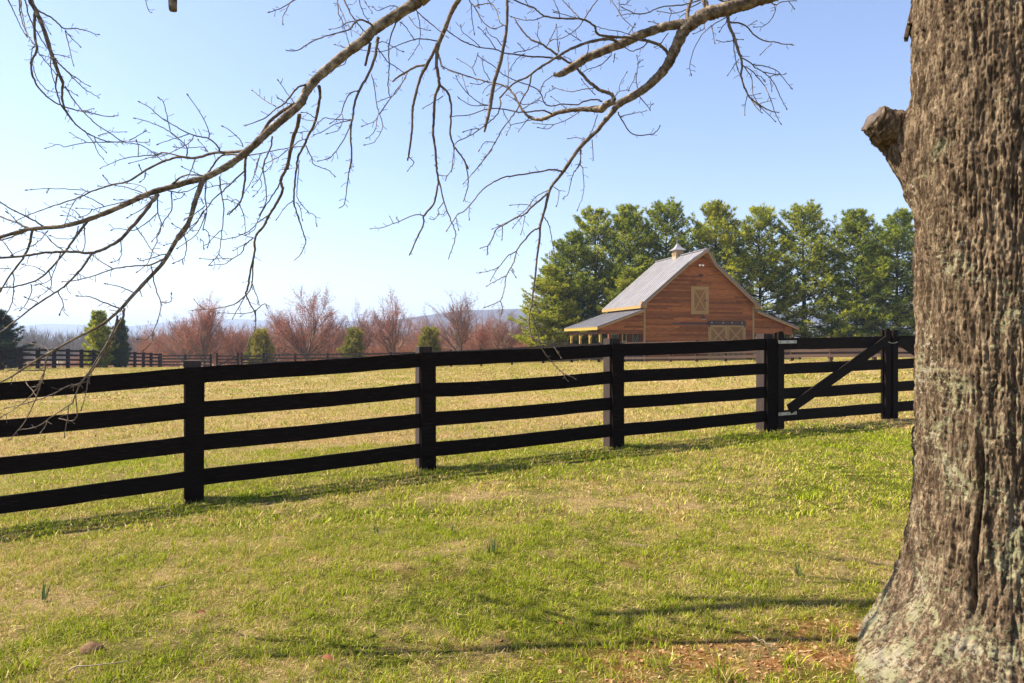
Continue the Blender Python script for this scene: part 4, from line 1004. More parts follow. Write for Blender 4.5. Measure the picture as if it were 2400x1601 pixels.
for w0, w1, s in ((8, 6.5, '750 950 620 1030 520 1110 460 1200 360 1350 300 1430'), (5, 2, '870 770 780 800 700 890 640 960 560 1010 460 1090 285 1155'), (2.8, 1.6, '575 975 470 920 365 830'), (3, 2, '300 1430 420 1410 560 1380 700 1355 830 1340'), (5, 2, '1480 245 1380 185 1320 190 1240 270 1100 310 920 370 780 460 665 460'), (3, 1.5, '1330 190 1230 205 1160 250 1080 268'),
    (3, 1.6, '1140 -60 1150 120 1190 200 1220 310 1245 400'), (4, 2.5, '1180 -60 1260 120 1330 220 1400 300'), (2.6, 1.6, '1320 -60 1370 100 1430 200'), (2.4, 1.6, '1130 0 1190 130 1250 250 1350 320'), (3.2, 1.8, '790 -30 640 65 525 107'), (2.2, 1.4, '700 25 670 90 640 150 638 205'), (2.2, 1.5, '1380 0 1420 60 1455 110'),
    (2.6, 1.5, '1700 65 1650 50 1600 60 1510 97 1475 65'), (3.6, 2.2, '1710 150 1640 300 1610 450 1615 600 1605 750 1615 880'), (2.8, 1.8, '1510 440 1600 560 1700 630 1750 670'), (2.6, 1.6, '1530 1040 1650 870 1750 740 1775 680'), (7, 5, '1440 390 1420 500 1395 600'), (2.6, 1.5, '1450 680 1480 800 1500 960 1525 1040 1555 1150 1540 1210 1480 1300 1400 1330'),
    (2.2, 1.5, '1520 1050 1480 1110 1375 1153'), (2.2, 1.5, '1510 1060 1480 1200 1415 1265'), (3, 1.6, '1280 1090 1200 1280 1080 1440 970 1475'), (3.6, 1.8, '1330 830 1260 850 1200 950 1170 1050 1085 1125'), (2.4, 1.5, '1270 1100 1120 1140 1000 1210 925 1235'), (2.4, 1.5, '1270 1095 1100 1095 1030 1080 960 1130 900 1200 720 1215'),
    (2.2, 1.5, '1180 1040 1190 1100 1150 1190 1055 1225'), (2.8, 1.6, '850 1340 900 1440 920 1505 1050 1560 1110 1610'), (2.2, 1.5, '930 1080 870 1040 820 1030'), (2.2, 1.5, '935 1110 870 1100 815 1082'), (2.4, 1.6, '1220 490 1210 580 1130 620 1060 675 960 665 920 655'), (2.2, 1.5, '740 945 690 870 600 745'), (2.2, 1.5, '720 960 660 935 605 905'),
    (2.2, 1.5, '1240 440 1190 430 1125 408'), (2.6, 1.6, '730 1340 800 1290 860 1270'), (2.4, 1.6, '430 1420 400 1500 385 1567'), (2.4, 1.5, '690 1370 600 1440 480 1500'), (2.6, 1.6, '1710 195 1780 260 1840 355'), (2.6, 1.6, '1500 400 1560 380 1620 410 1730 470')):
    br('A', w0, w1, (2, s), role='m' if w0 > 4.8 else 'b')
br('A', 7.5, 1.6, (2, '970 790 980 870 960 1000 930 1130 860 1270 830 1340 780 1440 765 1540'), (6, '1140 300 1130 470 1150 560 1190 680 1230 800 1240 850 1200 950 1135 1020'), role='m')
br('A', 9, 4, (2, '790 1040 770 1160 730 1280 700 1420 680 1540'), (6, '1080 120 1050 200 1010 290 1030 370 980 480 900 610 850 710 780 800 770 950 740 1080 715 1230 690 1330'), role='m')
br('A', 7, 1.8, (2, '1510 340 1490 500 1430 670 1340 830 1290 980 1280 1080 1260 1200 1270 1450 1250 1550'), (6, '1665 90 1630 250 1595 490 1545 540'), role='m')
br('A', 4, 2, (2, '540 1250 530 1340 480 1460 455 1540'), (6, '840 170 860 250 878 400 872 490 820 590'))
br('A', 6.5, 3, (2, '300 1430 290 1540'), (6, '685 220 670 370 640 480 560 570 520 595'), role='m')
for w0, w1, s in ((2.3, 1.5, '1180 100 1165 300 1160 430 1200 500 1260 570 1325 610 1340 690'), (2.4, 1.5, '1125 470 1050 530 980 635'), (2.2, 1.4, '1150 480 1190 540 1205 640'), (3.2, 1.8, '690 1335 600 1410 480 1450 320 1465 200 1475'), (3.4, 2.2, '690 1335 740 1440 775 1500 778 1567'), (2.4, 1.6, '780 1480 860 1415 885 1445'), (3.4, 2.5, '760 1030 750 1200 730 1290 690 1340'), (2.4, 1.5, '740 1210 790 1340 810 1415'),
    (2.2, 1.4, '320 1465 260 1430 220 1380'), (2.2, 1.4, '780 1480 700 1505 580 1505 450 1498'), (2.4, 1.5, '680 1350 620 1460 570 1550'), (3.4, 1.6, '1000 310 940 420 850 550 800 650 770 730 700 780'), (3, 1.6, '890 610 800 670 720 750 600 800 480 825 360 790'), (3, 1.6, '760 810 680 880 650 950 540 1020 500 1050 380 1063'), (2.2, 1.5, '560 1005 470 995 380 1010 275 997'),
    (2.4, 1.5, '750 810 700 795 640 780'), (3.8, 2, '675 200 580 290 480 380 400 450 330 540 220 680 150 720'), (2.4, 1.5, '630 500 670 600 685 700 685 760'), (3.6, 1.7, '450 250 460 370 490 520 480 650 465 800 440 960 360 1050'), (2.4, 1.5, '480 460 540 465 620 500'), (2.4, 1.5, '820 50 790 170 740 300 680 390'), (2.2, 1.4, '850 170 820 260 755 333'), (2.2, 1.4, '820 260 835 330 775 420'),
    (2.2, 1.4, '920 30 935 130 870 200'), (2.6, 1.6, '630 480 600 460 565 470'), (2.2, 1.5, '465 740 360 840 345 890'), (2.4, 1.5, '300 730 345 760 355 840'), (2.2, 1.5, '720 850 640 890 580 925'), (3, 1.6, '550 315 470 320 330 350'), (2.4, 1.5, '300 500 270 440 205 487'), (2.2, 1.4, '270 820 300 850 300 900')):
    br('A', w0, w1, (6, s))
br('A', 2.2, 1.5, (8, '2090 440 2080 600 2010 750'))
# C: hanging spray at the upper left
br('C', 12, 6.5, (1, '270 -80 280 0 330 100 400 260 450 420 490 540 530 650 580 760'), role='l')
for w0, w1, s in ((5.5, 2, '580 750 570 850 580 950 620 1040 700 1140 800 1220 880 1260 1000 1300 1150 1300'), (6.5, 1.6, '325 90 315 220 320 340 340 460 290 560 295 680 350 800 450 900 560 965 700 1010 830 1035 1010 1070 1090 1055'), (3.2, 2, '595 790 680 920 780 1040 900 1150 1010 1220 1140 1300 1320 1340 1500 1480'), (4.5, 1.6, '330 90 450 150 540 220 590 262 700 260 790 280 895 316'),
    (2.2, 1.5, '600 280 640 450 672 590'), (2.2, 1.5, '600 280 660 350 730 420'), (3.2, 1.6, '490 520 560 600 650 680 740 740 810 785'), (3, 1.5, '540 580 640 680 760 800 830 850 900 888'), (3.2, 2, '200 -60 240 30 260 130 320 260 400 390 460 490 470 640 500 750'), (3.2, 1.8, '175 -60 175 0 185 120 220 250 260 330 310 400'), (3, 1.8, '195 -60 190 0 210 160 250 310 310 410'),
    (3, 1.6, '50 -60 75 0 130 110 190 240 240 325'), (4, 2.5, '525 680 510 780 530 870 560 960 620 1050'), (2.5, 1.8, '340 470 420 560 510 670'), (2.3, 1.5, '295 560 330 700 400 800 470 840 540 850'), (2.6, 1.5, '1150 1300 1000 1305 850 1305 720 1320 600 1345 530 1325 425 1360'), (2.2, 1.4, '790 1300 700 1255 648 1220'), (2.4, 1.5, '800 1230 860 1310 900 1400 945 1448'), (2.3, 1.5, '865 1250 900 1320 970 1388'),
    (2.3, 1.5, '900 1245 1000 1215 1145 1208'), (2.3, 1.5, '1190 1285 1260 1250 1340 1200'), (2.3, 1.5, '1150 1290 1350 1305 1375 1280'), (2.2, 1.5, '740 1020 800 1010 850 995'), (2.2, 1.5, '500 500 560 505 620 515'), (2.2, 1.5, '590 800 640 830 700 870'), (2.2, 1.5, '350 120 400 200 460 300'), (2.4, 1.6, '310 420 290 480 285 560'), (2.2, 1.5, '380 500 430 520 500 530')):
    br('C', w0, w1, (1, s), role='m' if w0 > 4.8 else 'b')
br('C', 2.2, 1.5, (1, '1330 -60 1340 0 1365 95 1388 115'))
# D
br('D', 12, 9, (2, '2300 -60 2250 0 2190 100 2140 230 2080 370 2055 440'), role='l')
br('D', 8, 4, (2, '2060 400 1970 580 1900 720 1850 900 1830 1000 1825 1200 1800 1380 1785 1470'), role='m')
br('D', 8, 3, (2, '2060 420 2050 560 2060 680 2075 780 2040 870 2025 1050 2020 1200 2040 1400 2050 1540'), (7, '680 180 695 290 680 370 650 500 560 610 560 680 500 810 430 970'), role='m')
br('D', 5.5, 2, (2, '2075 770 2150 850 2185 960 2180 1100 2175 1230 2210 1340 2290 1450 2340 1550'), (7, '930 90 960 200 970 300 950 400 920 480'), role='m')
for w0, w1, s in ((5.5, 4, '1955 595 1860 610 1790 650 1700 700 1645 750'), (3, 1.6, '2060 375 1900 355 1780 380 1680 420 1550 470 1370 462'), (3, 2, '1830 60 1920 150 2090 290 2150 340'), (2.4, 1.5, '1870 100 1900 250 1885 400 1800 540'), (2.6, 1.6, '1790 140 1860 240 1980 278'), (2.4, 1.6, '1775 680 1700 820 1640 880 1520 930'), (2.6, 1.6, '1795 1440 1840 1490 1790 1560'), (2.4, 1.6, '2215 1350 2200 1450 2190 1560'),
                 (2.6, 1.6, '2060 460 2080 560 2120 620 2350 700'), (2.4, 1.6, '2110 880 2030 930 1935 988'), (2.4, 1.6, '2150 280 2250 350 2350 400')):
    br('D', w0, w1, (2, s), role='m' if w0 > 4.8 else 'b')
for w0, w1, s in ((3.6, 2, '700 285 745 470 800 630 850 750 840 860 790 990'), (2.8, 1.5, '555 605 490 600 330 660 200 710 80 730'), (2.2, 1.4, '745 480 695 550 700 590 660 640 625 640'), (2.2, 1.5, '700 235 780 235 830 150 840 20'), (2.2, 1.4, '780 235 765 275'), (2, 1.3, '285 685 250 620'), (2, 1.3, '335 660 310 635'), (2, 1.4, '770 560 740 595 700 595')):
    br('D', w0, w1, (7, s))
# E
br('E', 6.5, 5, (3, '735 -60 740 100 735 250 710 400 680 560 630 720 600 860 580 1000 550 1120 530 1210'), role='l', w=[6.5, 6.5, 7, 7.5, 8, 8.5, 8.5, 8, 7, 4])
for w0, w1, s in ((3.4, 2, '380 -60 390 0 450 80 510 190 600 260 690 240'), (2.4, 1.6, '405 20 415 150 437 300'), (3, 2, '430 55 500 40 600 35 650 120 670 200 725 238'), (2.4, 1.6, '460 -60 480 55'), (2.2, 1.6, '540 -30 590 30')):
    br('E', w0, w1, (3, s))
# B
br('B', 30, 9, (4, '1750 -110 1600 -50 1350 30 1150 90 1000 130 900 190 800 270 750 370 700 480 640 600 560 700 450 800 330 880 200 950 130 1040 60 1120 0 1200'), role='l', w=[32, 31, 30, 30, 30, 29, 27, 25, 23, 21, 20, 18, 17, 16, 11.5, 10, 9])
br('B', 9.5, 2, (3, '1567 1200 1500 1260 1400 1360 1330 1460 1260 1567'), (7, '1900 110 1830 220 1740 330 1710 400 1670 560 1630 700 1625 820 1600 1000 1580 1200 1560 1350 1550 1450'), (9, '150 900 130 1000 140 1100 170 1170 240 1190 330 1195 440 1185'), role='l')
br('B', 22, 11, (4, '810 220 700 230 600 250 480 290 370 330 250 390 120 440 0 490'), (3, '1470 530 1380 590 1300 640 1230 680 1165 685'), role='l', w=[22, 19, 19, 19, 19, 19, 18, 18, 18, 17, 16, 13, 7])
br('B', 14, 3, (3, '1720 930 1650 960 1600 1000 1500 1000 1400 1000 1300 1015 1180 1040 1100 1080 1020 1095 940 1070 880 1010 840 940 800 870 740 800 620 760 480 730 350 690 220 650 120 600'), role='m', w=[15, 16, 17, 12, 10, 10, 9, 8.5, 7.5, 6.5, 5.5, 5, 4.5, 4, 3.5, 3, 2.5, 2.2, 2])
br('B', 9, 3, (3, '1730 920 1690 860 1600 830 1540 790 1470 730 1400 650 1330 590 1240 530 1150 470 1050 400 960 360 870 270 800 160'), role='m')
br('B', 7.5, 3.5, (3, '1760 390 1680 355 1560 370 1440 400 1320 450 1200 520 1100 580 1000 650 920 710 840 740 760 800 670 900'), role='m')
br('B', 7.5, 2.5, (3, '2225 500 2150 420 2050 380 1980 365 1850 345 1700 335 1570 310 1540 240 1470 190 1400 170 1250 168 1080 145 1000 80 930 50 800 0 700 -60'), role='m')
for w0, w1, s in ((3.2, 2, '672 900 680 960 640 1060 560 1130 480 1190 390 1250 280 1300 250 1350'), (2.5, 1.6, '480 1180 420 1185 350 1202'), (3, 2, '1410 170 1330 90 1250 0 1200 -60'), (3.2, 2, '1440 185 1500 90 1565 0 1600 -60'), (2.5, 1.6, '1440 185 1380 260 1300 320 1220 355 1150 365'), (2.4, 1.5, '1085 148 980 180 880 180 790 155'), (2.4, 1.5, '1225 160 1200 70 1165 0 1150 -40'), (2.2, 1.4, '1390 165 1290 140 1180 115'),
    (4.4, 2, '1230 540 1100 525 950 515 800 495 700 480 620 450 480 430 330 375 190 280'), (2.4, 1.5, '1050 395 1020 320 1028 215'), (2.4, 1.5, '1210 470 1200 350 1190 230'), (2.4, 1.4, '1100 425 1170 290 1190 240'), (2.4, 1.5, '1180 490 1210 480 1215 400'), (4, 2, '1145 1045 1060 1010 880 1030 700 1000 560 1000 400 1050 240 1068'),
    (3.8, 2, '1610 930 1540 910 1440 930 1380 960 1250 955 1140 970 1080 940 1040 840 960 790 850 750 700 680 620 610 480 520'), (2.8, 1.5, '1590 968 1480 985 1380 1040 1300 1090 1170 1140 990 1130'), (2.4, 1.5, '980 1095 880 1120 780 1145'), (2.4, 1.5, '580 970 500 950 390 870 320 790 275 710'), (2.4, 1.5, '580 965 410 965 300 905'), (2.2, 1.4, '390 870 350 780 330 700'),
    (2.2, 1.4, '580 735 520 620 515 530'), (2.4, 1.5, '640 460 560 340 485 255'), (2.2, 1.4, '745 790 750 650 745 500'), (2.4, 1.4, '690 415 640 350 580 320 548 265'), (2.2, 1.4, '490 430 440 380 330 290 315 240'), (2.2, 1.4, '450 690 410 620 350 580 285 540'), (2.2, 1.4, '420 620 450 560 468 498'), (2.4, 1.5, '1330 590 1320 545 1270 520'), (2.2, 1.4, '900 460 870 430 845 405'),
    (2.4, 1.5, '800 480 900 465 1000 430 1040 400'), (2.2, 1.4, '900 490 830 540 760 640'), (2.6, 1.5, '1540 805 1450 815 1340 838 1250 825 1160 798'), (2.2, 1.4, '1550 870 1480 800 1430 735'), (2.8, 1.6, '1040 840 1080 750 1150 700 1165 690'), (2.2, 1.4, '1080 900 1100 850 1165 815'), (3.6, 2.2, '960 690 940 800 880 900 830 1000 760 1100 680 1210 630 1310 540 1440 450 1560 420 1590'),
    (2.2, 1.5, '635 1305 560 1298 520 1320 488 1375'), (2.2, 1.5, '1520 1280 1525 1370 1532 1462'), (2.2, 1.5, '1567 1050 1540 1150 1490 1250'), (2.2, 1.5, '1460 1285 1390 1262 1310 1270'), (2.6, 1.6, '1410 1370 1410 1500 1370 1560'), (2.2, 1.5, '1980 365 1900 330 1780 290 1640 265 1565 240'), (3, 2, '2030 385 1980 430 1890 470 1830 440'), (2.6, 1.5, '1700 500 1640 560 1590 600 1500 630 1425 665'), (2.8, 1.6, '1730 490 1720 555'),
    (2.4, 1.5, '1480 400 1480 480 1410 640'), (2.4, 1.5, '1420 375 1350 330 1285 290'), (2.4, 1.5, '840 940 800 910 740 870'), (2.4, 1.5, '880 1000 960 950 1010 920 1080 935'), (2.3, 1.4, '830 930 900 960 1000 940 1040 900'), (2.2, 1.4, '800 870 860 840 900 870'), (2.2, 1.4, '700 780 640 830 560 870'), (2.2, 1.4, '950 1075 880 1150 850 1195'), (2.2, 1.4, '700 1000 720 1060 770 1150 735 1225'),
    (2.2, 1.4, '1300 1015 1240 960 1150 890'), (2.2, 1.4, '620 760 560 790 520 840'), (2.2, 1.4, '560 740 480 775 415 765'), (2.2, 1.4, '1170 1140 1110 1180 1030 1170'), (2.2, 1.4, '160 640 130 560 110 480')):
    br('B', w0, w1, (3, s))
for w0, w1, s in ((4.5, 2, '1830 200 1740 185 1580 210 1400 240 1300 255 1200 300 1100 370 1020 470 930 570 870 600 780 740'), (5.2, 2, '1705 400 1620 470 1540 540 1480 600 1420 620 1300 690 1230 730 1190 820 1150 890 1140 975'), (2.2, 1.5, '1150 885 1090 903'), (2.4, 1.6, '1715 370 1590 435 1510 540 1440 600 1320 670 1200 725'), (2.4, 1.5, '1555 525 1500 505 1360 510'), (4.4, 1.8, '1625 720 1560 750 1480 840 1410 940 1390 1030 1320 1160 1300 1280 1260 1390 1130 1450'),
    (3, 1.6, '1410 935 1330 980 1250 1075 1160 1115 1085 1130'), (2.8, 1.6, '1315 1160 1230 1200 1145 1252'), (2.2, 1.5, '1360 1105 1400 1165'), (2.8, 1.5, '1670 620 1710 690 1740 830 1770 1000'), (2.2, 1.5, '1755 340 1805 390 1785 510'), (2.6, 1.5, '2005 0 1995 130 1930 230 1890 400 1845 440'), (2.3, 1.4, '1995 130 2025 200 2025 400 1975 550'), (2.2, 1.5, '1285 690 1280 820'), (2, 1.4, '1490 610 1455 770'), (2, 1.4, '1460 620 1380 715'),
    (2.2, 1.5, '1260 1390 1285 1450 1275 1500'), (2, 1.4, '1560 1360 1640 1350 1700 1310'), (2.2, 1.5, '1555 1420 1600 1450 1615 1490'), (2, 1.4, '1245 1080 1180 1195'), (2, 1.4, '980 510 975 630'), (2, 1.4, '855 620 880 725'), (2.3, 1.5, '1190 0 1100 110 1040 190 970 260 930 310')):
    br('B', w0, w1, (7, s), role='m' if w0 > 4.8 else 'b')
br('B', 3, 2, (9, '165 1030 190 1080 220 1210 270 1290 340 1371'), (10, '1400 310 1500 355')); br('B', 2, 1.4, (10, '1335 100 1350 130 1390 190')); br('B', 2, 1.4, (10, '1400 310 1440 375'))
br('B', 2, 1.4, (9, '150 890 190 900 205 950')); br('B', 2, 1.4, (9, '150 960 180 1030 230 1050'))
for w0, w1, s in ((9, 8, '830 190 830 100 860 0 880 -60'), (12, 11, '1010 100 1000 60 980 0 960 -60'), (3.6, 2, '1000 -30 940 0 800 40 640 55 540 80 430 125 340 120 235 70'), (2.8, 1.6, '950 20 800 90 700 120 560 100'), (2.3, 1.5, '660 70 680 110 660 190'), (2.4, 1.5, '430 125 300 125 190 142'), (2.6, 1.6, '110 -40 130 0 190 90 240 170 320 240'), (2.2, 1.6, '200 -30 200 60 200 110'), (2.2, 1.5, '200 40 260 38 295 5'),
    (2.4, 1.5, '820 120 780 140 730 195'), (2.4, 1.4, '1180 160 1060 230 960 320 880 470 850 610 860 680'), (2.2, 1.4, '980 220 970 270 890 305'), (2.2, 1.4, '1040 230 1060 290 1078 385'), (3, 1.6, '375 870 430 940 480 1000'), (2, 1.4, '480 1000 500 960'), (3.4, 2, '190 1030 220 1090 320 1230 480 1235 530 1215 570 1170'), (2.4, 1.5, '215 1068 290 1050 350 1038 440 1020'), (2.4, 1.5, '370 820 355 710 375 600 365 520'), (2, 1.4, '372 585 412 547'),
    (2.4, 1.5, '155 890 200 840 280 825'), (2, 1.3, '280 840 340 720 350 680'), (2, 1.3, '200 830 210 770 265 670'), (2.4, 1.5, '590 225 480 195'), (2.2, 1.4, '650 300 580 400 540 430'), (2.4, 1.5, '280 320 345 230')):
    br('B', w0, w1, (4, s), role='m' if w0 > 6 else 'b')
br('F', 8, 2, (4, '1195 110 1210 230 1260 350 1290 450 1320 530 1330 620 1320 700 1360 820 1400 890 1500 970 1600 1020 1670 1030'), role='m')
for w0, w1, s in ((3.2, 1.5, '1320 530 1400 570 1450 620 1540 670 1620 760 1690 910 1735 990'), (2.4, 1.5, '1430 590 1550 610 1650 650 1720 730 1780 805'), (2.8, 1.5, '1335 600 1420 650 1530 780 1590 900 1630 1030 1680 1130'), (2.4, 1.6, '1340 600 1415 710 1430 850 1480 960 1500 1000'), (2.3, 1.5, '1370 850 1420 920 1540 1020 1630 1105'), (2.8, 1.8, '1250 360 1260 500 1300 670'), (4.2, 2, '1215 205 1300 210 1380 250 1440 320 1540 375 1640 385 1690 402 1780 405'),
    (2.2, 1.4, '1530 660 1650 685 1720 682'), (2.2, 1.4, '1570 710 1620 690 1660 680'), (2, 1.4, '1375 880 1360 960 1352 1045'), (2, 1.4, '1400 890 1440 960 1500 1025'), (2, 1.4, '1490 950 1580 925'), (2, 1.4, '1390 875 1480 860'), (2, 1.4, '1300 540 1200 680'), (2.2, 1.4, '1250 370 1160 385 1100 370'), (2, 1.4, '1600 400 1500 495'), (2.2, 1.4, '1380 235 1455 190'), (2, 1.4, '1270 360 1330 362'), (2, 1.4, '1450 690 1500 700 1535 738'), (2, 1.4, '1590 740 1600 820'),
    (3, 1.8, '1560 -20 1630 40 1700 15 1820 5'), (2.2, 1.4, '1630 40 1620 140 1540 230 1450 250'), (2.2, 1.4, '1190 200 1150 240 1130 280'), (2, 1.4, '1755 10 1805 70')):
    br('F', w0, w1, (4, s))

def smooth(pts, k=4):
    P = np.array(pts, float)
    if len(P) < 3:
        t_ = np.linspace(0, 1, k+1)[:, None]; return P[0]+(P[-1]-P[0])*t_
    Q = np.vstack([2*P[0]-P[1], P, 2*P[-1]-P[-2]]); out = []
    for i in range(1, len(Q)-2):
        p0, p1, p2, p3 = Q[i-1:i+3]
        for j in range(k):
            t_ = j/k; out.append(.5*((2*p1)+(-p0+p2)*t_+(2*p0-5*p1+4*p2-p3)*t_*t_+(-p0+3*p1-3*p2+p3)*t_**3))
    out.append(P[-1]); return np.array(out)
built = []                               # (u,v) samples with distance, per group
limb_objs = []
OVER = []                                # tops that reach up out of the picture
seedc = 0
def sample_near(u, v, g):
    best = None
    for (gg, arr, idx) in built:
        if gg != g and not (g == 'F' and gg == 'B'): continue
        d = np.hypot(arr[:, 0]-u, arr[:, 1]-v); i = int(np.argmin(d))
        if best is None or d[i] < best[0]: best = (d[i], arr[i, 2], idx)
    return best
acc = {}                                 # small branches gathered under their limb: idx -> list
rgb = np.random.default_rng(99)
def spurs(P, rad, n, rg, ln=.05):
    """short buds and spur twigs along a branch"""
    out = []
    for _ in range(n):
        i = rg.integers(1, len(P)-1); p = P[i]; tg_ = P[i+1]-P[i-1]; tg_ /= np.linalg.norm(tg_)+1e-9
        d = np.cross(tg_, rg.normal(0, 1, 3)); d /= np.linalg.norm(d)+1e-9; d = d+tg_*.6; L_ = ln*rg.uniform(.3, 1.0)
        q_ = p+d*L_; out.append(tube([p, (p+q_)/2+rg.normal(0, L_*.08, 3), q_], [max(.0016, rad[i]*.45), .0016, .0022], 3, 0, 0, False))
    return out
def over_ext(P, g, w):
    """continue a branch upwards out of the frame to the overhead limb"""
    return P
for g, role, w0, w1, pts, wl_ in BR_:
    seedc += 1
    S = smooth(pts, 5 if len(pts) > 2 else 4)
    S = S+np.c_[rgb.normal(0, .5, len(S)), rgb.normal(0, .5, len(S))]*(1 if role != 'l' else .4)
    near = sample_near(S[0, 0], S[0, 1], g); base = GD[g]
    n = len(S); t_ = np.linspace(0, 1, n)
    ln = np.sum(np.hypot(*np.diff(S, axis=0).T))
    if near is not None and near[0] < 22: d0, owner = near[1], near[2]
    elif near is not None and role == 'b': d0, owner = near[1], near[2]
    else: d0, owner = base, -1
    dd = rgb.normal(0, .0011)*ln if role != 'l' else (-.25 if g == 'A' else .1)
    dd = max(-.7, min(.9, dd))
    D_ = d0+dd*t_+.05*np.sin(t_*5+seedc)*min(1, ln/300)*t_
    W_ = np.interp(t_, np.linspace(0, 1, len(wl_)), wl_) if wl_ else w0+(w1-w0)*t_**.8
    rad = W_/2/F*D_*1.06
    P = np.c_[(S[:, 0]-1200)/F*D_, D_, 1.5-(S[:, 1]-800)/F*D_]
    built.append((g, np.c_[S, D_], len(limb_objs) if role in ('l', 'm') else owner))
    top = S[0, 1] < -3 or (S[0, 1] < 6 and role == 'l')
    if top: OVER.append((g, role, P[0], rad[0], P[0]-P[2]))
    Pl = P-np.array([TX, TY, TB])
    if role in ('l', 'm'):
        nn = 14 if w0 > 15 else 9
        if w0 > 15:                                    # knobbly bark on the heavy limbs
            extra = smooth(Pl, 4); ro = np.interp(np.linspace(0, 1, len(extra)), t_, rad); rg = np.random.default_rng(seedc)
            ro = ro*(1+.05*np.sin(np.arange(len(ro))*.37)+rg.normal(0, .02, len(ro)))
            Vb, Tb = tube(extra, ro, nn, .045, seedc)
        else: Vb, Tb = tube(Pl, rad*(1+.06*rgb.normal(0, 1, n)), nn, .05, seedc)
        parts = [(Vb, Tb)]+spurs(Pl, rad, int(ln/22), rgb, .045)
        V, T, _ = joinm([(a, b, np.zeros(len(a))) for a, b in parts])
        limb_objs.append(link_mesh('limb' if role == 'l' else 'branch', np_mesh('limb', V, T, True), M['limb_bark'] if w0 > 10 else M['twig'], tree))
    else:
        parts = [tube(Pl, np.maximum(rad, .0019), 5, .04, seedc)]+spurs(Pl, rad, int(ln/26)+1, rgb, .04)
        # small bud at the tip
        e_ = Pl[-1]; dr = Pl[-1]-Pl[-2]; dr /= np.linalg.norm(dr)+1e-9
        parts.append(tube([e_, e_+dr*.008, e_+dr*.016], [.003, .0042, .001], 5))
        acc.setdefault(owner, []).append(parts)
for owner, lst in acc.items():
    par_o = limb_objs[owner] if owner >= 0 else limb_objs[0]
    for parts in lst:
        V, T, _ = joinm([(a, b, np.zeros(len(a))) for a, b in parts])
        link_mesh('twig', np_mesh('twig', V, T, True), M['twig'], par_o)
# limbs above the picture that carry the hanging branches back to the trunk
def to_l(p): return np.array(p, float)-np.array([TX, TY, TB])
A0 = [p for g, r_, p, rr, d in OVER if g == 'A' and r_ == 'l'][:1]; B0 = [p for g, r_, p, rr, d in OVER if g == 'B' and r_ == 'l'][:1]
def limb_curve(pts, rads, name='limb'):
    S = smooth([to_l(p) for p in pts], 6); ro = np.interp(np.linspace(0, 1, len(S)), np.linspace(0, 1, len(rads)), rads)
    Vb, Tb = tube(S, ro, 12, .04, 5); return link_mesh(name, np_mesh(name, Vb, Tb, True), M['limb_bark'], tree)
if A0:
    a = A0[0]; limb_curve([(TX-.1, TY+.1, 5.2), (1.6, 3.7, 5.0), (.7, 4.2, 4.55), tuple(a+np.array([.35, -.05, .28])), tuple(a)], [.13, .10, .075, .045, .038])
if B0:
    b = B0[0]; limb_curve([(TX-.05, TY+.1, 4.9), (2.25, 3.9, 4.6), tuple(b+np.array([.25, -.02, .22])), tuple(b)], [.12, .085, .05, .044])
ov = [(TX-.1, TY+.05, 6.6), (1.2, 3.9, 6.3), (-.6, 4.4, 5.9), (-2.4, 4.5, 5.3), (-3.6, 4.3, 4.7)]
limb_curve(ov, [.15, .11, .085, .06, .035]); ovS = smooth(ov, 10)
for g, r_, p, rr, d in OVER:
    if (g == 'A' and r_ == 'l') or (g == 'B' and r_ == 'l'): continue
    if g in ('B', 'F') and p[0] > .4: tgt = np.array([p[0]+.25, p[1]+.05, p[2]+.35]) if True else p
    dd_ = np.linalg.norm(ovS-np.array(p), axis=1); tgt = ovS[int(np.argmin(dd_))]
    dn = d/(np.linalg.norm(d)+1e-9)
    mid = np.array(p)+dn*.35
    S = smooth([to_l(p), to_l(mid), to_l((mid+tgt)/2+np.array([0, 0, .1])), to_l(tgt)], 4)
    Vb, Tb = tube(S, np.linspace(rr, rr*1.8, len(S)), 6, .03, 7); link_mesh('branch', np_mesh('branch', Vb, Tb, True), M['twig'], tree)
# dead stub hanging into the top of the picture
q0_, q1_ = px(406, -90, 4.4), px(406, 24, 4.4)
S = smooth([to_l(px(408, -260, 4.4)), to_l(q0_), to_l(px(405, -20, 4.4)), to_l(q1_)], 3)
Vb, Tb = tube(S, np.full(len(S), 9.2/F*4.4), 9, .10, 8); link_mesh('dead_stub', np_mesh('dead_stub', Vb, Tb, False), M['limb_bark'], tree)
S = smooth([to_l(px(408, -260, 4.4)), to_l((px(408, -260, 4.4)+Vector(ovS[30]))/2), to_l(ovS[30])], 3)
Vb, Tb = tube(S, np.full(len(S), .03), 7, .05, 8); link_mesh('branch', np_mesh('branch', Vb, Tb, True), M['limb_bark'], tree)

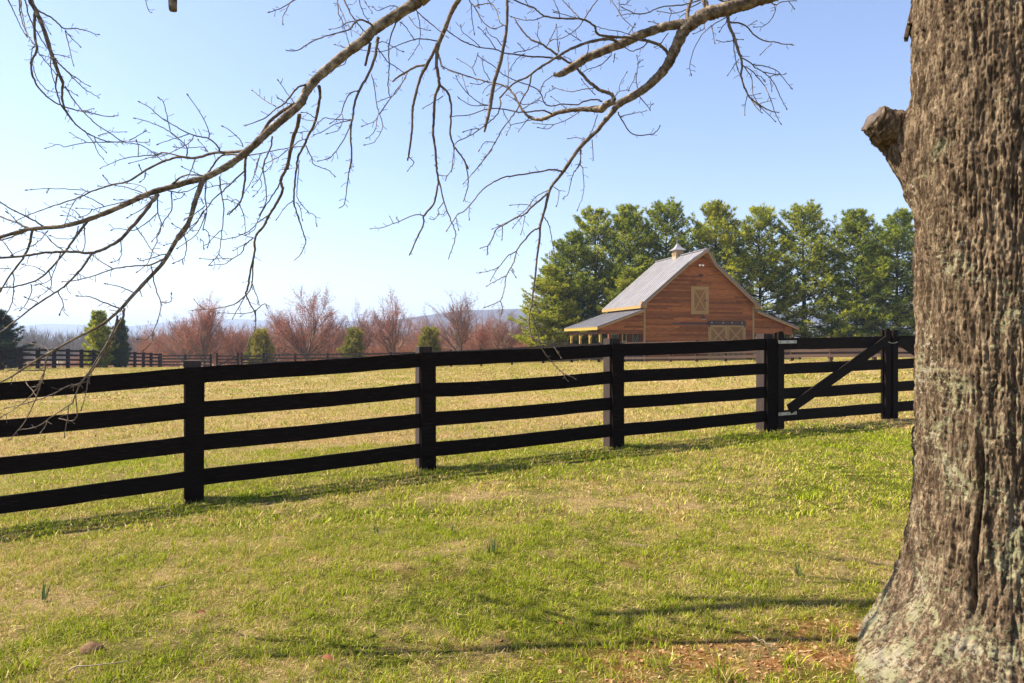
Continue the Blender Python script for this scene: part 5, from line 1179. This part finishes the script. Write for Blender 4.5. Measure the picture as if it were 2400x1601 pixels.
# ------------------------------------------------------------------ lawn
def tuft(n, rad, h, w, lean, seed, bend=.5, seg=2):
    rg = np.random.default_rng(seed); V = []; T = []; A = []
    for i in range(n):
        a = rg.uniform(0, 6.283); rr = rad*math.sqrt(rg.random()); p = np.array([math.cos(a)*rr, math.sin(a)*rr, -.008]); hh = h*rg.uniform(.45, 1.15)
        la = rg.uniform(0, 6.283); ld = np.array([math.cos(la), math.sin(la), 0])*lean*rg.uniform(.2, 1.4); d = np.array([0, 0, 1.])+ld; d /= np.linalg.norm(d)
        sa = rg.uniform(0, 3.1416); s = np.array([math.cos(sa), math.sin(sa), 0])*w*rg.uniform(.6, 1.2)/2
        b = len(V); pm = p+d*hh*.55; pt = p+d*hh+ld*hh*bend-np.array([0, 0, hh*bend*.3*np.linalg.norm(ld)])
        V += [p-s, p+s, pm-s*.8, pm+s*.8, pt]; T += [(b, b+1, b+3), (b, b+3, b+2), (b+2, b+3, b+4)]; A += [rg.random()]*5
        A[-5:] = [A[-1]]*5
    return np_mesh('tuft', np.array(V), np.array(T), False, {'rnd': np.array(A)})
def tuft_coll(name, specs, mat):
    c = bpy.data.collections.new(name)
    for i, sp3 in enumerate(specs):
        me_ = tuft(*sp3); me_.materials.append(mat); o = bpy.data.objects.new('tuft', me_); c.objects.link(o)
    return c
def lawn(name, label, coll, y0, y1, dens, smin, smax, seed, flat=False, nxs=70, nys=60):
    ys_ = np.linspace(y0, y1, nys); V = []
    tt = np.linspace(-1, 1, nxs)
    for y in ys_: V.append(np.c_[tt*(.86*y+1.6), np.full(nxs, y)])
    V = np.concatenate(V); z = gz(V[:, 0], V[:, 1])+(fbm(np.c_[V[:, 0]*1.2, V[:, 1]*1.2, V[:, 0]*0], 3, 5)-.5)*0.05*np.clip(1-V[:, 1]/60, 0, 1)
    I, J = np.meshgrid(np.arange(nys-1), np.arange(nxs-1), indexing='ij'); q_ = (I*nxs+J).ravel()
    nz = fbm(np.c_[V[:, 0]*1.7, V[:, 1]*1.7, V[:, 0]*0], 3, 77)
    dn = np.clip(.55+1.1*(nz-.35), .25, 1.2)*(1-.86*np.clip(bare_attr(V[:, 0], V[:, 1])*1.15, 0, 1))
    dn = dn*(1-.80*np.clip(dry_attr(V[:, 0], V[:, 1])*1.2, 0, 1)) if not flat else (np.full(len(V), 1.0) if flat is True else np.clip(bare_attr(V[:, 0], V[:, 1]), 0.0, 1)**2)
    dtr = np.hypot(V[:, 0]-TX, V[:, 1]-TY); dn = dn*(dtr > .5)
    me_ = np_mesh(name, np.c_[V, z], np.c_[q_, q_+1, q_+nxs+1, q_+nxs], True, {'dens': dn*dens})
    o = link_mesh(name, me_, M['blade']); tag(o, label, None, None, 'stuff')
    ng = bpy.data.node_groups.new(name+'_nodes', 'GeometryNodeTree'); ng.interface.new_socket('Geometry', in_out='INPUT', socket_type='NodeSocketGeometry'); ng.interface.new_socket('Geometry', in_out='OUTPUT', socket_type='NodeSocketGeometry')
    N = ng.nodes; K = ng.links; gi = N.new('NodeGroupInput'); go = N.new('NodeGroupOutput')
    dp = N.new('GeometryNodeDistributePointsOnFaces'); dp.distribute_method = 'RANDOM'; na = N.new('GeometryNodeInputNamedAttribute'); na.data_type = 'FLOAT'; na.inputs[0].default_value = 'dens'
    K.new(gi.outputs[0], dp.inputs['Mesh']); K.new(na.outputs[0], dp.inputs['Density']); dp.inputs['Seed'].default_value = seed
    ci = N.new('GeometryNodeCollectionInfo'); ci.inputs['Collection'].default_value = coll; ci.inputs['Separate Children'].default_value = True; ci.inputs['Reset Children'].default_value = True
    ip = N.new('GeometryNodeInstanceOnPoints'); K.new(dp.outputs['Points'], ip.inputs['Points']); K.new(ci.outputs[0], ip.inputs['Instance']); ip.inputs['Pick Instance'].default_value = True
    ri = N.new('FunctionNodeRandomValue'); ri.data_type = 'INT'; ri.inputs[4].default_value = 0; ri.inputs[5].default_value = 99; K.new(ri.outputs[2], ip.inputs['Instance Index'])
    rr = N.new('FunctionNodeRandomValue'); rr.data_type = 'FLOAT_VECTOR'; rr.inputs[0].default_value = (-.12, -.12, 0); rr.inputs[1].default_value = (.12, .12, 6.283); K.new(rr.outputs[0], ip.inputs['Rotation'])
    rs = N.new('FunctionNodeRandomValue'); rs.data_type = 'FLOAT'; rs.inputs[2].default_value = smin; rs.inputs[3].default_value = smax; K.new(rs.outputs[1], ip.inputs['Scale'])
    K.new(ip.outputs[0], go.inputs[0])
    md = o.modifiers.new('grass', 'NODES'); md.node_group = ng
    return o
c_near = tuft_coll('near_tufts', [(36, .05, .040, .0036, .7, 1), (34, .055, .034, .0034, 1.0, 2), (36, .04, .055, .0038, .5, 3), (30, .065, .028, .0036, 1.8, 4), (32, .06, .034, .0034, 1.3, 5)], M['blade'])
c_mid = tuft_coll('mid_tufts', [(80, .13, .040, .007, .8, 11), (80, .14, .034, .007, 1.2, 12), (60, .12, .055, .0075, .6, 13), (70, .15, .028, .007, 1.8, 14)], M['blade'])
c_midf = tuft_coll('field_tufts', [(70, .15, .050, .010, .8, 21), (70, .16, .04, .010, 1.4, 22), (60, .14, .065, .010, .7, 23), (60, .17, .03, .010, 2.0, 24)], M['blade_far'])
c_far = tuft_coll('far_tufts', [(110, .42, .055, .028, .9, 31), (110, .45, .045, .028, 1.4, 32), (100, .4, .08, .028, .7, 33)], M['blade_far'])
M['straw_litter'] = blade_mat('dead_grass', S3, ((0.30, 0.17, 0.08), (0.60, 0.44, 0.20), (0.90, 0.74, 0.42)), -1, .1, .2)
c_flat = tuft_coll('dead_grass_tufts', [(26, .09, .05, .0032, 7, 51, .1), (26, .09, .04, .003, 9, 52, .1), (22, .10, .06, .0034, 6, 53, .1)], M['straw_litter'])
lawn('dead_grass', 'flat dead straw lying between the green blades of the lawn', c_flat, 2.2, 9.0, 60, .6, 1.2, 8, True)
def crumb(seed):
    rg = np.random.default_rng(seed); V = rg.normal(0, 1, (7, 3)); V /= np.linalg.norm(V, axis=1)[:, None]; V *= np.array([.008, .007, .004])*rg.uniform(.6, 1.4); V[:, 2] += .002
    import bmesh
    bm = bmesh.new(); [bm.verts.new(v) for v in V]; bmesh.ops.convex_hull(bm, input=bm.verts); me_ = bpy.data.meshes.new('crumb'); bm.to_mesh(me_); bm.free(); me_.materials.append(M['crumb']); return me_
t = NT('crumbly_soil', .95, .05); t.color(t.ramp(t.objrand(), [(0, (.12, .05, .02)), (.5, (.36, .19, .08)), (1, (.42, .27, .14))])); M['crumb'] = t.m
c_crumb = bpy.data.collections.new('crumbs')
for i in range(5): c_crumb.objects.link(bpy.data.objects.new('crumb', crumb(i)))
lawn('soil_crumbs', 'loose crumbs of orange soil and grit on the bare ground', c_crumb, 2.4, 4.8, 1100, .5, 1.8, 9, 'bare')
lawn('lawn_grass', 'short green and straw lawn grass in the foreground', c_near, 2.2, 5.6, 950, .6, 1.25, 1)
lawn('lawn_grass', 'mown grass along both sides of the near fence', c_mid, 5.5, 9.5, 170, .6, 1.3, 2)
lawn('field_grass', 'dry straw-coloured field grass beyond the near fence', c_midf, 9.3, 20, 55, .6, 1.4, 3)
lawn('field_grass', 'dry pale grass covering the far field', c_far, 19.5, 75, 4.5, .6, 1.4, 4)

# taller single clumps, a soil clod and fallen sticks
t = NT('daffodil_leaf', .5); t.color((0.08, 0.12, 0.035)); t.translucent((0.1, 0.17, 0.05), .3); M['daff'] = t.m
t = NT('soil', .95, .05); n = t.noise(t.coord('Object'), 40, 5, .7); t.color(t.ramp(n, [(.3, (.08, .045, .025)), (.7, (.26, .16, .09))])); t.bump(n, .8, .01); M['soil'] = t.m
def ground_at(u, v):
    Y = 3.0
    for _ in range(40):
        x = (u-1200)/F*Y; z = g1(x, Y); Y2 = (1.5-z)*F/(v-800); Y = .5*Y+.5*Y2
    return (u-1200)/F*Y, Y, g1((u-1200)/F*Y, Y)
dm = [tuft(12, .03, .16, .008, .18, 71, .15), tuft(9, .025, .12, .007, .2, 72, .15)]
for i, (u, v, s, lab) in enumerate(((1155, 1300, 1.0, 'blue-green bulb shoots beside the bare straw patch mid-lawn'), (1012, 1320, .7, 'thin dark bulb shoots inside the straw patch mid-lawn'), (105, 1405, .9, 'bulb shoots near the left edge of the lawn'), (1062, 1245, .6, 'small bulb shoots above the straw patch'), (882, 1252, .6, 'pale bulb shoots left of the straw patch'),
        (361, 1105, .8, 'bulb shoots behind the lowest rail left of the first post'), (288, 1108, .55, 'smallest bulb shoots behind the lowest rail'), (420, 1103, .6, 'bulb shoots close left of the first post'), (1870, 1350, .8, 'bulb shoots in the lawn left of the big trunk'), (486, 1096, .6, 'bulb shoots just right of the first post'))):
    x, y, z = ground_at(u, v); o = link_mesh('bulb_shoots', dm[i % 2], M['daff']); o.location = (x, y, z+.01); o.rotation_euler = (0, 0, i); o.scale = (s, s, s); tag(o, lab, 'plant', 'bulb shoots in the lawn')
gm_ = [tuft(60, .06, .13, .006, .6, 81, .4), tuft(70, .08, .11, .006, .9, 82, .4)]
for i, (u, v, s, lab) in enumerate(((1690, 1590, 1.1, 'large lush grass tuft by the bare soil at the bottom edge'), (1545, 1560, .9, 'dark grass tuft at the left rim of the bare soil'), (1850, 1560, .8, 'bright grass tuft between the bare soil patches'), (40, 1570, 1.0, 'tall grass tuft in the bottom left corner'), (1205, 1275, .8, 'green grass tuft right of the straw patch'), (1960, 1520, .9, 'long grass tuft against the root flare'), (575, 1300, .8, 'green grass tuft in the left half of the lawn'), (1310, 1260, .5, 'small grass tuft right of the lush tuft mid-lawn'))):
    x, y, z = ground_at(u, v); o = link_mesh('grass_tuft', gm_[i % 2], M['blade']); o.location = (x, y, z); o.rotation_euler = (0, 0, i*1.7); o.scale = (s, s, s); tag(o, lab, 'grass tuft', 'grass tufts standing out of the lawn')
x, y, z = ground_at(215, 1522); rg = np.random.default_rng(5)
th2 = np.linspace(0, 2*math.pi, 28, endpoint=False); V = [[0, 0, .045]]; 
for ri, rr in enumerate((.3, .6, .85, 1.0)):
    for a in th2:
        k = 1+.22*float(fbm(np.array([[math.cos(a)*2, math.sin(a)*2, ri*.5]]), 3, 9)[0]-.5)*2
        V.append([math.cos(a)*rr*.07*k, math.sin(a)*rr*.05*k, .045*(1-rr**2.2)+rg.normal(0, .004)-(.01 if rr == 1 else 0)])
T = [(0, 1+i, 1+(i+1) % 28) for i in range(28)]
for ri in range(3):
    for i in range(28):
        a = 1+ri*28+i; b = 1+ri*28+(i+1) % 28; T += [(a, a+28, b+28), (a, b+28, b)]
o = link_mesh('soil_clod', np_mesh('soil_clod', np.array(V), np.array(T), True), M['soil']); o.location = (x, y, z+.004); o.scale = (.85, .85, .7); tag(o, 'brown clod of earth in the lawn near the lower left corner', 'clod')
def stick(u0, v0, u1, v1, r_, lab, seed):
    a = Vector(ground_at(u0, v0)); b = Vector(ground_at(u1, v1)); rg = np.random.default_rng(seed); n = 7
    P = np.array([np.array(a.lerp(b, k/(n-1)))+np.array([rg.normal(0, .006), rg.normal(0, .006), .035+rg.normal(0, .004)]) for k in range(n)]); c = P.mean(0)
    V, T = tube(P-c, np.linspace(r_, r_*.6, n), 6, .08, seed); o = link_mesh('fallen_stick', np_mesh('stick', V, T, True), M['stickm']); o.location = c; tag(o, lab, 'stick', 'fallen sticks on the lawn')
t = NT('dry_stick', .8); n = t.noise(t.coord('Object'), 30, 3); t.color(t.ramp(n, [(.3, (.16, .11, .07)), (.7, (.36, .27, .19))])); M['stickm'] = t.m
stick(365, 1395, 425, 1378, .0035, 'pale forked stick lying in the left half of the lawn', 1)
stick(160, 1588, 305, 1565, .0035, 'long pale stick near the bottom left corner', 2)
stick(1472, 1283, 1515, 1290, .0035, 'short pale stick in the lawn right of centre', 3)
stick(1765, 1508, 1810, 1530, .004, 'stick lying on the bare soil near the trunk', 4)
# fallen brown leaves
def leaf_mesh(seed):
    rg = np.random.default_rng(seed); n = 9; V = [[0, 0, .006]]
    for i in range(n):
        a = 2*math.pi*i/n; rr = .02*(1+.35*math.cos(2*a))*rg.uniform(.75, 1.1); V.append([math.cos(a)*rr, math.sin(a)*rr, abs(math.sin(a))*.012+rg.normal(0, .001)])
    return np_mesh('leaf', np.array(V), np.array([(0, 1+i, 1+(i+1) % n) for i in range(n)]), False)
t = NT('dead_leaf', .7); t.color((.22, .07, .025)); M['deadleaf'] = t.m
for i, (u, v, lab) in enumerate(((768, 1560, 'reddish dead leaf on the lawn near the bottom edge'), (474, 1451, 'curled brown leaf in the left half of the lawn'), (1308, 1478, 'brown leaf beside a small bare spot right of centre'))):
    x, y, z = ground_at(u, v); o = link_mesh('dead_leaf', leaf_mesh(i), M['deadleaf']); o.location = (x, y, z+.035); o.rotation_euler = (.3, .2, i); tag(o, lab, 'leaf', 'dead leaves on the lawn')
print('done', len(bpy.data.objects))
